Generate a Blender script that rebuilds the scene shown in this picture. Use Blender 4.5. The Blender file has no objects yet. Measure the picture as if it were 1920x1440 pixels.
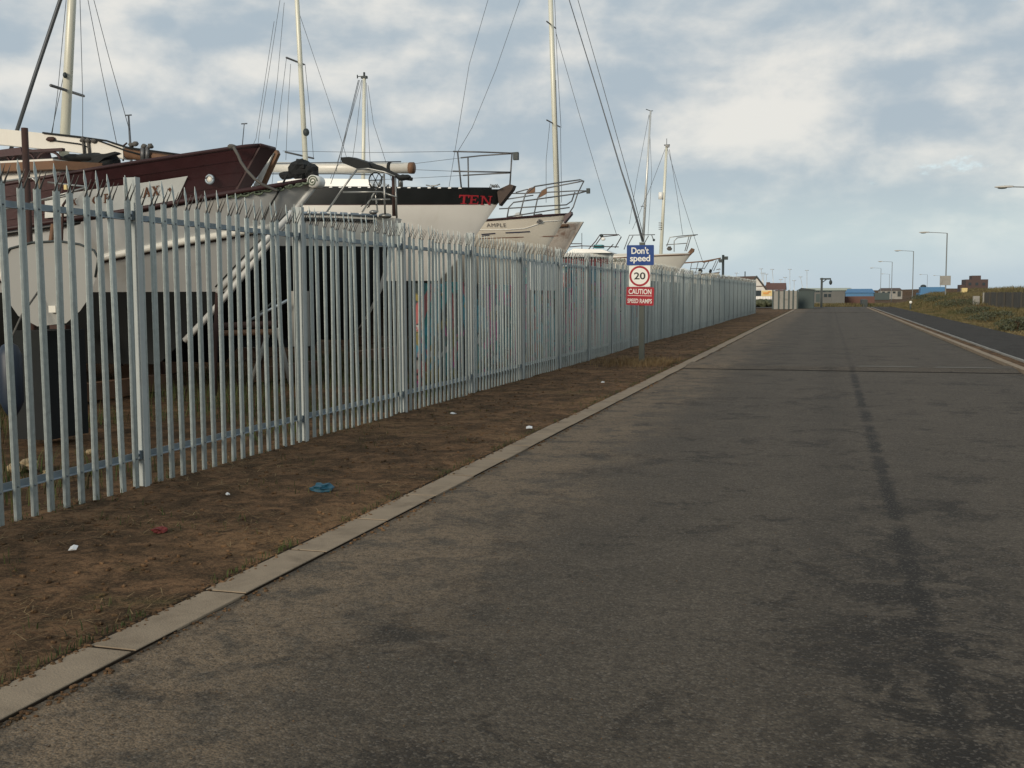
import bpy, math, random
from mathutils import Vector, Matrix, noise
random.seed(7)
R = math.radians
SC = bpy.context.scene
COL = SC.collection
# ---------------------------------------------------------------- camera
CAM_H = 1.55
FPX = 2000.0                                   # focal length in photo pixels (1920 wide)
cam = bpy.data.cameras.new('camera'); camo = bpy.data.objects.new('camera', cam); COL.objects.link(camo)
cam.sensor_width = 36.0; cam.lens = FPX/1920*36; cam.clip_start = 0.05; cam.clip_end = 6000
CM = Matrix.Rotation(R(16.52), 4, 'Z') @ Matrix.Rotation(R(90-4.835), 4, 'X') @ Matrix.Rotation(R(-0.27), 4, 'Z')
camo.matrix_world = Matrix.Translation((0, 0, CAM_H)) @ CM
SC.camera = camo
SC.render.resolution_x = 1024; SC.render.resolution_y = 768
SC.render.engine = 'CYCLES'
SC.view_settings.view_transform = 'Standard'; SC.view_settings.look = 'None'
SC.view_settings.exposure = 0.0; SC.view_settings.gamma = 1.0
SC.view_settings.use_curve_mapping = False
# ---------------------------------------------------------------- light
SUN_EL, SUN_AZ = 15.0, 194.0                   # low sun behind the camera, to its left (azimuth from +Y, clockwise)
sun = bpy.data.lights.new('sun', 'SUN'); suno = bpy.data.objects.new('sun', sun); COL.objects.link(suno)
sun.energy = 2.5; sun.angle = R(16); sun.color = (1.0, 0.88, 0.72)
_sd = Vector((math.sin(R(SUN_AZ))*math.cos(R(SUN_EL)), math.cos(R(SUN_AZ))*math.cos(R(SUN_EL)), math.sin(R(SUN_EL))))
suno.rotation_euler = (-_sd).to_track_quat('-Z', 'Y').to_euler()

class NT:
    def __init__(s, tree): s.t = tree
    def n(s, typ, props=None, **ins):
        nd = s.t.nodes.new(typ)
        for k, v in (props or {}).items(): setattr(nd, k, v)
        for k, v in ins.items():
            key = int(k[1:]) if k[0] == 'i' and k[1:].isdigit() else k.replace('_', ' ')
            s.set(nd.inputs[key], v)
        return nd
    def set(s, sock, v):
        if isinstance(v, bpy.types.NodeSocket): s.t.links.new(v, sock)
        elif v is not None:
            if isinstance(v, (tuple, list)) and len(v) == 3 and sock.type == 'RGBA': v = (*v, 1)
            sock.default_value = v
    def m(s, op, a, b=0.0, c=0.0, clamp=False):
        nd = s.n('ShaderNodeMath', dict(operation=op, use_clamp=clamp), i0=a, i1=b)
        if op in ('MULTIPLY_ADD',): s.set(nd.inputs[2], c)
        return nd.outputs[0]
    def v(s, op, a, b=(0, 0, 0)):
        nd = s.n('ShaderNodeVectorMath', dict(operation=op)); s.set(nd.inputs[0], a)
        if op == 'SCALE': s.set(nd.inputs[3], b)
        else: s.set(nd.inputs[1], b)
        return nd.outputs[1] if op in ('LENGTH', 'DISTANCE', 'DOT_PRODUCT') else nd.outputs[0]
    def noise(s, vec, scale, detail=4, rough=.55, dist=0.0):
        return s.n('ShaderNodeTexNoise', None, Vector=vec, Scale=scale, Detail=detail, Roughness=rough, Distortion=dist).outputs['Fac']
    def ramp(s, x, a, b):                       # smoothstep from a to b
        nd = s.n('ShaderNodeMapRange', dict(interpolation_type='SMOOTHSTEP'), i0=x, i1=a, i2=b)
        return nd.outputs[0]
    def mix(s, f, a, b, mode='MIX'):
        nd = s.t.nodes.new('ShaderNodeMix'); nd.data_type = 'RGBA'; nd.blend_type = mode
        s.set(nd.inputs[0], f); s.set(nd.inputs[6], a); s.set(nd.inputs[7], b)
        return nd.outputs[2]

W = bpy.data.worlds.new('World'); SC.world = W; W.use_nodes = True
t = W.node_tree; t.nodes.clear(); g = NT(t)
sky = g.n('ShaderNodeTexSky', dict(sky_type='NISHITA', sun_disc=False, sun_elevation=R(SUN_EL), sun_rotation=R(SUN_AZ), air_density=1.0, dust_density=1.5, ozone_density=1.5)).outputs[0]
dirv = g.n('ShaderNodeTexCoord').outputs['Generated']
sx = g.n('ShaderNodeSeparateXYZ', None, i0=dirv)
dz = g.m('MAXIMUM', sx.outputs[2], 0.0)
den = g.m('ADD', dz, 0.20)
px_ = g.m('DIVIDE', sx.outputs[0], den); py_ = g.m('DIVIDE', sx.outputs[1], den)
flat = g.n('ShaderNodeCombineXYZ', None, i0=px_, i1=py_, i2=g.m('MULTIPLY', dz, 5.0)).outputs[0]
pv = g.v('MULTIPLY', dirv, (1.0, 1.0, 1.75))
def view_dir(px, py):
    d = CM.to_3x3() @ Vector(((px-960)/FPX, -(py-720)/FPX, -1)); return d.normalized()
# hand-placed cumulus heads: (photo px, py, radius in radians, strength)
wob = g.n('ShaderNodeTexNoise', None, Vector=dirv, Scale=9.0, Detail=5.0, Roughness=.6).outputs['Color']
wdir = g.v('ADD', dirv, g.v('SCALE', g.v('SUBTRACT', wob, (.5, .5, .5)), .07))
blob = None
for (bx_, by_, rad, st) in [(1420, 215, .085, .115), (1500, 175, .05, .06), (1770, 80, .03, .15), (1840, 160, .026, .15), (1330, 260, .06, .06), (520, 60, .045, .09), (400, 140, .06, .09),
                            (720, 90, .07, .06), (210, 80, .04, .08), (1060, 110, .05, .07), (1620, 265, .02, .08), (60, 110, .05, .07), (620, 215, .04, .08), (980, 285, .02, .08), (840, 225, .035, .07)]:
    dd = g.v('DISTANCE', wdir, tuple(view_dir(bx_, by_)))
    b_ = g.m('MULTIPLY', g.m('SUBTRACT', 1.0, g.ramp(dd, rad*.35, rad*1.35)), st)
    blob = b_ if blob is None else g.m('ADD', blob, b_)
n1 = g.noise(pv, 7.2, 9, .52, .12)
n2 = g.noise(g.v('ADD', pv, (-.006, -.006, .026)), 7.2, 9, .52, .12)
nb = g.noise(flat, 1.6, 6, .55, .2)
lit = g.m('MULTIPLY', g.m('SUBTRACT', n1, n2), 2.4)
shade = g.m('ADD', g.m('ADD', g.m('MULTIPLY', g.m('SUBTRACT', n1, .5), 2.6), lit), g.m('MULTIPLY', g.m('SUBTRACT', nb, .5), 1.3))
shade = g.m('ADD', g.m('ADD', shade, .40), g.m('MULTIPLY', blob, 3.0))
shade = g.ramp(shade, -.02, 1.38)
ccol = g.mix(shade, (3.95, 4.7, 5.3), (7.5, 7.4, 7.0))
cover = g.ramp(g.m('ADD', g.noise(g.v('ADD', pv, (7.3, 2.1, 0)), 9.0, 7, .55, .2), blob), .27, .37)
bluesky = g.mix(.55, g.v('SCALE', sky, 3.0), (4.4, 6.1, 7.2))
cl = g.mix(cover, bluesky, ccol)
hz = g.m('POWER', 2.718, g.m('MULTIPLY', g.m('MULTIPLY', dz, dz), -170.0))
hz = g.m('MULTIPLY', hz, .93)
cl = g.mix(hz, cl, g.mix(g.ramp(dz, 0.0, .07), (4.7, 5.6, 6.2), (6.1, 7.2, 7.0)))
up = g.ramp(sx.outputs[2], -.02, 0.0)
cl = g.mix(up, (.5, .45, .38), cl)
bg = g.n('ShaderNodeBackground', None, Color=cl, Strength=0.107)
out = g.n('ShaderNodeOutputWorld'); t.links.new(bg.outputs[0], out.inputs[0])
W.cycles.sampling_method = 'AUTOMATIC'

# ---------------------------------------------------------------- placing helpers
C0 = Vector((0, 0, CAM_H))
def PX(px, py, Y):                              # point of the vertical plane Y=const seen at a photo pixel
    d = view_dir(px, py); s = Y/d.y
    return C0 + d*s
def PG(px, py, Z=0.0):                          # ground point seen at a photo pixel
    d = view_dir(px, py); s = (Z-CAM_H)/d.z
    return C0 + d*s

CMI = CM.to_3x3().inverted()
def project(p):
    q = CMI @ (Vector(p)-C0); return 960+FPX*q.x/-q.z, 720-FPX*q.y/-q.z, -q.z
def interp(line, x):
    L = sorted(line)
    if x <= L[0][0]: (a, b), (c, d) = L[0], L[1]
    elif x >= L[-1][0]: (a, b), (c, d) = L[-2], L[-1]
    else:
        for (a, b), (c, d) in zip(L, L[1:]):
            if a <= x <= c: break
    return b+(d-b)*(x-a)/(c-a)
def zfit(x, y, line, z=3.0):                    # height that puts (x, y) on a line seen in the photo
    for _ in range(5):
        px, py, dep = project((x, y, z)); z += (py-interp(line, px))*dep/FPX
    return z
def table(fn, umax, n=40):                      # smooth tabulated function of u
    us = [umax*i/n for i in range(n+1)]; v = [fn(u) for u in us]
    v = [(v[max(0, i-1)]+2*v[i]+v[min(n, i+1)])/4 if 0 < i < n else v[i] for i in range(n+1)]
    def f(u):
        q = min(n-1e-6, max(0, u/umax*n)); i = int(q); return v[i]+(v[i+1]-v[i])*(q-i)
    return f

class MB:
    def __init__(s): s.v = []; s.f = []; s.mi = []; s.sm = []
    def add(s, vs, fs, mi=0, sm=False):
        o = len(s.v); s.v += [tuple(p) for p in vs]
        for f in fs: s.f.append(tuple(i+o for i in f)); s.mi.append(mi); s.sm.append(sm)
    def box(s, x0, x1, y0, y1, z0, z1, mi=0, M=None):
        vs = [Vector((x, y, z)) for z in (z0, z1) for y in (y0, y1) for x in (x0, x1)]
        if M: vs = [M @ v for v in vs]
        s.add(vs, [(0, 2, 3, 1), (4, 5, 7, 6), (0, 1, 5, 4), (2, 6, 7, 3), (0, 4, 6, 2), (1, 3, 7, 5)], mi)
    def tube(s, pts, r, n=6, mi=0, cap=True):
        pts = [Vector(p) for p in pts]; rs = r if isinstance(r, (list, tuple)) else [r]*len(pts)
        rings = []; up = None
        for i, p in enumerate(pts):
            a = pts[max(0, i-1)]; b = pts[min(len(pts)-1, i+1)]; d = (b-a)
            d = d.normalized() if d.length > 1e-9 else Vector((0, 0, 1))
            if up is None: up = Vector((0, 0, 1)) if abs(d.z) < .9 else Vector((1, 0, 0))
            x = d.cross(up).normalized(); y = x.cross(d).normalized(); up = y
            rings.append([p + (x*math.cos(2*math.pi*k/n) + y*math.sin(2*math.pi*k/n))*rs[i] for k in range(n)])
        vs = [v for rg in rings for v in rg]; fs = []
        for i in range(len(pts)-1):
            for k in range(n):
                k2 = (k+1) % n; fs.append((i*n+k, i*n+k2, (i+1)*n+k2, (i+1)*n+k))
        if cap:
            fs.append(tuple(range(n-1, -1, -1))); fs.append(tuple((len(pts)-1)*n+k for k in range(n)))
        s.add(vs, fs, mi, True)
    def prism(s, poly, d0, d1, axis=1, mi=0):   # poly: 2-D outline (x,z) extruded along y (axis 1) or (y,z) along x (axis 0)
        n = len(poly)
        if axis == 1: vs = [(a, d0, b) for a, b in poly] + [(a, d1, b) for a, b in poly]
        elif axis == 0: vs = [(d0, a, b) for a, b in poly] + [(d1, a, b) for a, b in poly]
        else: vs = [(a, b, d0) for a, b in poly] + [(a, b, d1) for a, b in poly]
        fs = [tuple(range(n)), tuple(range(2*n-1, n-1, -1))] + [(i, i+n, (i+1) % n+n, (i+1) % n) for i in range(n)]
        s.add(vs, fs, mi)
    def ball(s, c, r, n=8, m=6, mi=0, jit=0.0):
        c = Vector(c); r = Vector(r) if not isinstance(r, (int, float)) else Vector((r, r, r))
        vs = [c+Vector((0, 0, -r.z))]
        for j in range(1, m):
            ph = -math.pi/2 + math.pi*j/m
            for k in range(n):
                q = 1+random.uniform(-jit, jit); a = 2*math.pi*k/n
                vs.append(c+Vector((r.x*math.cos(ph)*math.cos(a)*q, r.y*math.cos(ph)*math.sin(a)*q, r.z*math.sin(ph)*q)))
        vs.append(c+Vector((0, 0, r.z))); fs = []
        for k in range(n): fs.append((0, 1+(k+1) % n, 1+k))
        for j in range(m-2):
            for k in range(n):
                a = 1+j*n; k2 = (k+1) % n; fs.append((a+k, a+k2, a+n+k2, a+n+k))
        L = len(vs)-1; a = 1+(m-2)*n
        for k in range(n): fs.append((a+k, a+(k+1) % n, L))
        s.add(vs, fs, mi, True)
    def shift(s, o): s.v = [(a-o[0], b-o[1], c-o[2]) for a, b, c in s.v]
    def mesh(s, name, mats):
        me = bpy.data.meshes.new(name); me.from_pydata(s.v, [], s.f)
        for m in (mats if isinstance(mats, (list, tuple)) else [mats]): me.materials.append(m)
        me.polygons.foreach_set('material_index', s.mi); me.polygons.foreach_set('use_smooth', s.sm)
        me.update(); return me

def link(name, me, parent=None, loc=None, label=None, cat=None, group=None, kind=None):
    o = bpy.data.objects.new(name, me); COL.objects.link(o)
    if parent is not None: o.parent = parent
    if loc is not None: o.location = loc
    if label: o['label'] = label
    if cat: o['category'] = cat
    if group: o['group'] = group
    if kind: o['kind'] = kind
    return o
def thing(name, label, cat, loc=(0, 0, 0), group=None):
    return link(name, None, None, loc, label, cat, group)
def part(name, mb, mats, root, label=None, kind=None, base=None):   # world-space mesh builder made local to its root
    if base is None:
        base = root.location + (root.parent.location if root.parent is not None else Vector())
    mb.shift(base); return link(name, mb.mesh(name, mats), root, None, label, None, None, kind)
def sub(name, mb, mats, prt, **k):                                  # child of a part whose own origin sits on its thing's
    root = prt.parent; return part(name, mb, mats, prt, base=root.location + prt.location, **k)
def struct(name, mb, mats): return link(name, mb.mesh(name, mats), kind='structure')

# ---------------------------------------------------------------- materials
def new_mat(name):
    m = bpy.data.materials.new(name); m.use_nodes = True; t = m.node_tree
    b = t.nodes['Principled BSDF']; return m, NT(t), b
def mat(name, col, rough=.6, metal=0.0, var=.15, scale=6.0, dirt=None, dirt_amt=.4, dirt_scale=2.0, bump=0.0, bscale=60.0, streak=False, spec=.5):
    m, g, b = new_mat(name)
    pos = g.n('ShaderNodeNewGeometry').outputs['Position']
    p2 = pos
    if streak: p2 = g.v('MULTIPLY', pos, (1, 1, .16))
    n = g.noise(pos, scale, 5, .6)
    c = g.mix(n, tuple(max(0, x*(1-var)) for x in col), tuple(min(1, x*(1+var)) for x in col))
    if dirt:
        d = g.ramp(g.noise(p2, dirt_scale, 6, .65, .4), .62-dirt_amt*.35, .78)
        c = g.mix(g.m('MULTIPLY', d, min(1, dirt_amt*1.6)), c, dirt)
    g.set(b.inputs['Base Color'], c); g.set(b.inputs['Metallic'], metal)
    g.set(b.inputs['Roughness'], g.m('ADD', g.m('MULTIPLY', n, .25), rough-.12, clamp=True))
    b.inputs['Specular IOR Level'].default_value = spec
    if bump:
        bp = g.n('ShaderNodeBump', None, Strength=bump, Distance=.01, Height=g.noise(pos, bscale, 4, .6))
        g.set(b.inputs['Normal'], bp.outputs[0])
    return m

M = {}
M['galv'] = mat('galvanised_steel', (.36, .40, .38), .44, .55, .30, 24, dirt=(.56, .61, .59), dirt_amt=.32, dirt_scale=9, bump=.1, streak=True)
_t = M['galv'].node_tree; _g = NT(_t); _b = _t.nodes['Principled BSDF']; _l = _b.inputs['Base Color'].links[0].from_socket
_r = _g.n('ShaderNodeObjectInfo').outputs['Random']; _k = _g.m('MULTIPLY_ADD', _r, .22, .89)
_hs = _g.n('ShaderNodeHueSaturation', None, Value=_k, Color=_l); _t.links.new(_hs.outputs[0], _b.inputs['Base Color'])
M['galv_rail'] = mat('galvanised_rail', (.27, .32, .36), .5, .5, .2, 14, dirt=(.16, .18, .20), dirt_amt=.3)
M['galv_post'] = mat('galvanised_post', (.40, .43, .415), .68, .15, .15, 10, dirt=(.47, .50, .48), dirt_amt=.3, dirt_scale=5, bump=.1)
M['prong'] = mat('shaded_prong_steel', (.115, .11, .10), .6, .3, .3, 20)  # shade of the down-facing side prongs, put into a darker steel colour
M['bolt'] = mat('bolt_zinc', (.16, .19, .21), .5, .6)
M['maroon'] = mat('maroon_planks', (.045, .012, .013), .5, 0, .35, 5, dirt=(.03, .012, .012), dirt_amt=.45, dirt_scale=3, bump=.2, bscale=25)
M['maroon_dark'] = mat('dark_maroon_timber', (.034, .010, .010), .6, 0, .3, 8)
M['hullwhite'] = mat('grey_white_hull', (.52, .525, .505), .45, 0, .07, 3, dirt=(.33, .29, .22), dirt_amt=.32, dirt_scale=1.6, streak=True)
M['panelwhite'] = mat('white_name_board', (.72, .72, .67), .45, 0, .05, 3, dirt=(.5, .45, .35), dirt_amt=.15)
M['cream'] = mat('cream_gelcoat', (.70, .67, .59), .35, 0, .05, 2, dirt=(.48, .42, .32), dirt_amt=.22, streak=True)
M['tenwhite'] = mat('pale_cream_topsides', (.78, .755, .69), .35, 0, .04, 2, dirt=(.58, .54, .46), dirt_amt=.3, streak=True)
M['ample'] = mat('warm_cream_topsides', (.68, .62, .51), .35, 0, .05, 2, dirt=(.45, .37, .26), dirt_amt=.25, streak=True)
M['dirtyhull'] = mat('stained_hull', (.52, .46, .39), .7, 0, .1, 6, dirt=(.20, .12, .08), dirt_amt=.6, dirt_scale=3.2, bump=.2)
M['redhull'] = mat('red_hull', (.20, .035, .04), .5, 0, .2, 3, dirt=(.35, .2, .18), dirt_amt=.2)
M['white'] = mat('white_gloss', (.80, .79, .74), .35, 0, .05, 3, dirt=(.55, .5, .4), dirt_amt=.15)
M['black'] = mat('black_paint', (.012, .014, .014), .4, 0, .3, 3, dirt=(.03, .035, .03), dirt_amt=.3)
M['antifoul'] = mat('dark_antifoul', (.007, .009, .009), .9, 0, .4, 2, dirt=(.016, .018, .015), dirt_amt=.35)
M['antifoul_brown'] = mat('brown_antifoul', (.055, .03, .02), .85, 0, .4, 2, dirt=(.1, .07, .05), dirt_amt=.4)
M['steel'] = mat('stainless_tube', (.30, .30, .28), .38, .7, .2, 9)
M['steeldark'] = mat('weathered_tube', (.13, .13, .13), .5, .5, .2, 9)
M['rust'] = mat('rusty_steel', (.050, .024, .018), .8, .1, .4, 12, dirt=(.02, .012, .01), dirt_amt=.4, bump=.3)
M['wood'] = mat('weathered_wood', (.16, .085, .045), .75, 0, .35, 9, dirt=(.06, .035, .02), dirt_amt=.4, bump=.25, bscale=30)
M['stemwood'] = mat('grey_brown_stem', (.065, .045, .035), .8, 0, .3, 9)
M['woodpale'] = mat('pale_timber', (.36, .25, .15), .75, 0, .3, 9, dirt=(.15, .1, .06), dirt_amt=.3)
M['mast'] = mat('cream_mast', (.66, .65, .54), .4, .1, .08, 4, dirt=(.35, .33, .25), dirt_amt=.3, streak=True)
M['mastalu'] = mat('aluminium_mast', (.55, .56, .54), .35, .4, .1, 4)
M['wire'] = mat('rigging_wire', (.10, .11, .12), .5, .4, .1, 4)
M['rope'] = mat('old_rope', (.10, .095, .085), .9, 0, .35, 40, bump=.5, bscale=120)
M['canvas'] = mat('dark_canvas', (.010, .012, .012), .85, 0, .4, 6, bump=.4, bscale=14)
M['greenpaint'] = mat('green_scroll_paint', (.12, .15, .10), .6, 0, .3, 8)
M['letter_brown'] = mat('brown_lettering', (.16, .065, .03), .6, 0, .2, 8)
M['letter_red'] = mat('red_lettering', (.38, .025, .035), .55, 0, .25, 14, dirt=(.08, .015, .015), dirt_amt=.5, dirt_scale=9)
M['letter_grey'] = mat('faded_lettering', (.13, .11, .10), .6, 0, .2, 8)
M['letter_green'] = mat('olive_lettering', (.06, .06, .02), .5)
M['stripe_blue'] = mat('dark_blue_stripe', (.03, .035, .07), .5)
M['signblue'] = mat('sign_blue', (.006, .045, .20), .35, 0, .08, 12, dirt=(.05, .09, .2), dirt_amt=.15)
M['signred'] = mat('sign_red', (.34, .010, .020), .35, 0, .1, 12, dirt=(.4, .08, .07), dirt_amt=.2)
M['signwhite'] = mat('sign_white', (.78, .77, .70), .4, 0, .05, 12, dirt=(.6, .58, .5), dirt_amt=.15)
M['signblack'] = mat('sign_black', (.015, .015, .015), .4)
M['signpost'] = mat('grey_green_post', (.075, .085, .07), .6, .2, .2, 9, dirt=(.05, .04, .03), dirt_amt=.3)
M['tank'] = mat('grey_transom', (.27, .27, .25), .6, 0, .06, 3, dirt=(.28, .25, .2), dirt_amt=.25)
M['blueplastic'] = mat('blue_plastic', (.012, .022, .04), .5)
M['bluebag'] = mat('blue_litter', (.015, .085, .13), .5)
M['redrag'] = mat('red_litter', (.13, .018, .016), .7)
M['paper'] = mat('white_litter', (.72, .72, .70), .7)
M['concrete'] = mat('kerb_concrete', (.285, .222, .155), .85, 0, .2, 9, dirt=(.14, .105, .07), dirt_amt=.5, dirt_scale=2.6, bump=.5, bscale=90, spec=.2)
M['concrete2'] = mat('grey_concrete', (.28, .27, .24), .85, 0, .15, 4, dirt=(.13, .12, .1), dirt_amt=.4, bump=.3)
M['brick'] = mat('red_brown_brick', (.12, .062, .048), .85, 0, .2, 3)
M['brickdark'] = mat('dark_brick', (.075, .050, .045), .85, 0, .2, 3)
M['roofbrown'] = mat('brown_tiles', (.085, .055, .042), .85, 0, .25, 2)
M['render'] = mat('white_render', (.62, .60, .55), .8, 0, .06, 2)
M['dark'] = mat('dark_steel', (.03, .04, .04), .6, .2)
M['darkgreen'] = mat('dark_green_boards', (.055, .075, .072), .75, 0, .25, 3)
M['bluesheet'] = mat('blue_sheeting', (.035, .15, .30), .5, 0, .12, 1)
M['yellow'] = mat('yellow_panel', (.62, .48, .20), .5)
M['orange'] = mat('orange_marks', (.60, .25, .04), .5)
M['lampcol'] = mat('lamp_column_grey', (.17, .18, .175), .55, .4, .1, 5)
M['lamphead'] = mat('lamp_head', (.50, .49, .45), .5, 0)
M['glass'] = mat('dark_glass', (.03, .04, .045), .12)
M['fencewood'] = mat('dark_fence_boards', (.060, .055, .045), .85, 0, .35, 3, dirt=(.03, .03, .022), dirt_amt=.4, streak=True)
M['leaf'] = mat('shrub_leaves', (.058, .064, .030), .7, 0, .4, 5)
M['rock'] = mat('yellow_stone', (.28, .21, .12), .85, 0, .3, 10, bump=.4)
M['tealpaint'] = mat('teal_paint', (.03, .22, .24), .6)

def mat_soil(name, green=.3, dark=1.0):
    m, g, b = new_mat(name)
    pos = g.n('ShaderNodeNewGeometry').outputs['Position']
    pf = g.v('MULTIPLY', pos, (1, 1, 0))
    big = g.noise(pf, .55, 6, .6, .5); mid = g.noise(pf, 3.2, 8, .72, .6); fine = g.noise(pf, 38, 5, .7)
    c = g.mix(g.ramp(mid, .38, .66), (.050*dark, .030*dark, .017*dark), (.215*dark, .120*dark, .063*dark))
    c = g.mix(g.m('MULTIPLY', g.ramp(big, .5, .68), .75), c, (.255*dark, .147*dark, .074*dark))
    c = g.mix(g.m('MULTIPLY', g.ramp(g.noise(g.v('ADD', pf, (9, 3, 0)), 1.1, 6, .65, .4), .56, .70), .75), c, (.030*dark, .021*dark, .014*dark))
    c = g.mix(g.m('MULTIPLY', g.ramp(g.noise(g.v('ADD', pf, (3, 19, 0)), .9, 7, .7, .4), .58, .70), green), c, (.055*dark, .065*dark, .022*dark))
    c = g.mix(g.m('MULTIPLY', g.ramp(fine, .35, .75), .55), c, g.mix(.5, c, (.24*dark, .165*dark, .09*dark)))
    gr = g.noise(pf, 60, 4, .75); gr2 = g.noise(pf, 14, 6, .78, .4)
    c = g.mix(g.m('MULTIPLY', g.m('SUBTRACT', 1.0, g.ramp(gr2, .38, .52)), .62), c, (.028*dark, .020*dark, .013*dark))
    c = g.mix(g.m('MULTIPLY', g.ramp(gr, .52, .68), .55), c, (.27*dark, .175*dark, .092*dark))
    c = g.mix(g.m('MULTIPLY', g.m('SUBTRACT', 1.0, g.ramp(gr, .34, .48)), .5), c, (.03*dark, .02*dark, .013*dark))
    g.set(b.inputs['Base Color'], c); b.inputs['Roughness'].default_value = .95; b.inputs['Specular IOR Level'].default_value = .1
    h = g.m('ADD', g.m('MULTIPLY', mid, 1.2), g.m('MULTIPLY', fine, .35))
    bp = g.n('ShaderNodeBump', None, Strength=.9, Distance=.04, Height=h); g.set(b.inputs['Normal'], bp.outputs[0])
    return m
M['soil'] = mat_soil('verge_soil', .5)
M['yard'] = mat_soil('yard_soil', .9, .8)
M['far'] = mat_soil('far_ground', 1.0, .75)
M['stripsoil'] = mat_soil('strip_soil', .2, .9)

def mat_asphalt(name, base=(.088, .070, .050), sand=True, tint=None):
    m, g, b = new_mat(name)
    pos = g.n('ShaderNodeNewGeometry').outputs['Position']
    pf = g.v('MULTIPLY', pos, (1, 1, 0)); sp = g.n('ShaderNodeSeparateXYZ', None, i0=pos)
    X, Y = sp.outputs[0], sp.outputs[1]
    big = g.noise(pf, .38, 6, .55, .4); mid = g.noise(pf, 1.9, 8, .68, .5); fin = g.noise(pf, 9, 6, .7, .3)
    c = g.mix(big, tuple(x*.70 for x in base), tuple(x*1.25 for x in base))
    c = g.mix(g.m('MULTIPLY', g.ramp(mid, .44, .62), .6), c, tuple(x*1.30 for x in base))
    c = g.mix(g.m('MULTIPLY', g.ramp(g.noise(g.v('ADD', pf, (14, 3, 0)), 4.5, 8, .75, .5), .50, .66), .5), c, tuple(x*.55 for x in base))
    # dark worn patches where the dressing is gone
    dk = g.m('MULTIPLY', g.ramp(g.m('ADD', g.m('MULTIPLY', g.noise(g.v('ADD', pf, (4, 8, 0)), 1.15, 7, .72, .5), .72), g.m('MULTIPLY', fin, .28)), .525, .60), .78)
    c = g.mix(dk, c, tuple(x*.30 for x in base))
    if sand:
        # wind-blown sand lying against the left kerb
        e = g.m('ADD', X, 2.88)
        es = g.m('ADD', e, g.m('MULTIPLY', g.m('SUBTRACT', g.noise(pf, .9, 6, .65, .4), .5), 2.6))
        sm = g.m('SUBTRACT', 1.0, g.ramp(es, .15, 1.75))
        sm = g.m('MULTIPLY', sm, g.ramp(g.noise(g.v('ADD', pf, (1, 5, 0)), 3.0, 7, .7, .4), .34, .56))
        c = g.mix(g.m('MULTIPLY', sm, .85), c, (.235, .168, .105))
        # wheel tracks: slightly polished lanes
        for x0, wd, col, amt in ((-1.55, .45, .75, .35), (.05, .30, .62, .4), (1.35, .45, 1.25, .3), (2.7, .4, .7, .35), (-.6, .35, 1.22, .3)):
            q = g.m('ABSOLUTE', g.m('SUBTRACT', g.m('ADD', X, g.m('MULTIPLY', g.noise(g.v('MULTIPLY', pf, (1, .25, 0)), 1.0, 3), .35)), x0+.17))
            c = g.mix(g.m('MULTIPLY', g.m('SUBTRACT', 1.0, g.ramp(q, 0.0, wd)), amt), c, tuple(x*col for x in base))
        # longitudinal joint down the middle, opened and crumbling
        q = g.m('ABSOLUTE', g.m('SUBTRACT', g.m('ADD', X, g.m('MULTIPLY', g.m('SUBTRACT', g.noise(pf, 4.5, 6, .7), .5), .24)), .47))
        br = g.m('MULTIPLY', g.ramp(g.noise(g.v('MULTIPLY', pf, (.2, 1, 0)), 1.1, 5, .65), .36, .54), g.m('SUBTRACT', 1.0, g.m('MULTIPLY', g.ramp(Y, 19.0, 24.0), .75)))
        ln = g.m('MULTIPLY', g.m('SUBTRACT', 1.0, g.ramp(q, .018, .085)), br)
        c = g.mix(g.m('MULTIPLY', ln, .95), c, tuple(x*.22 for x in base))
        # broken patches along the joint close by
        pt = g.m('MULTIPLY', g.m('SUBTRACT', 1.0, g.ramp(q, .05, .75)), g.ramp(g.noise(g.v('ADD', pf, (2, 2, 0)), 2.6, 7, .75, .6), .47, .54))
        pt = g.m('MULTIPLY', pt, g.m('SUBTRACT', 1.0, g.ramp(Y, 4.0, 11.0)))
        c = g.mix(g.m('MULTIPLY', pt, .95), c, tuple(x*.25 for x in base))
    gr = g.noise(pf, 46, 3, .7); gr2 = g.noise(pf, 17, 5, .75)
    c = g.mix(g.m('MULTIPLY', g.ramp(gr, .52, .66), .50), c, g.mix(.5, g.mix(0.0, c, c), (.20, .165, .115))); c = g.mix(g.m('MULTIPLY', g.m('SUBTRACT', 1.0, g.ramp(gr, .36, .50)), .50), c, (.022, .018, .014))
    c = g.mix(g.m('MULTIPLY', g.m('SUBTRACT', 1.0, g.ramp(gr2, .40, .54)), .38), c, (.028, .022, .017))
    if sand:
        c = g.mix(g.m('MULTIPLY', ln, .7), c, (.022, .018, .014)); c = g.mix(g.m('MULTIPLY', pt, .55), c, (.022, .018, .014))
        ed = g.m('ADD', g.m('SUBTRACT', X, -2.865), g.m('MULTIPLY', g.m('SUBTRACT', g.noise(pf, 2.2, 5, .6), .5), .10))
        c = g.mix(g.m('MULTIPLY', g.m('SUBTRACT', 1.0, g.ramp(ed, .0, .075)), .75), c, (.035, .027, .018))
    c = g.mix(g.m('MULTIPLY', dk, .25), c, (.024, .019, .015))
    vo = g.n('ShaderNodeTexVoronoi', None, Vector=pf, Scale=95.0)
    st = g.n('ShaderNodeSeparateColor', None, i0=vo.outputs['Color']).outputs[0]
    c = g.mix(g.m('MULTIPLY', g.ramp(st, .0, 1.0), .55), g.mix(.5, c, (.0, .0, .0)), g.mix(.0, c, c)) if False else c
    spk = g.ramp(st, .80, 1.0); dspk = g.m('SUBTRACT', 1.0, g.ramp(st, .0, .35))
    c = g.mix(g.m('MULTIPLY', spk, .38), c, (.21, .18, .145)); c = g.mix(g.m('MULTIPLY', dspk, .45), c, tuple(x*.35 for x in base))
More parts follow.
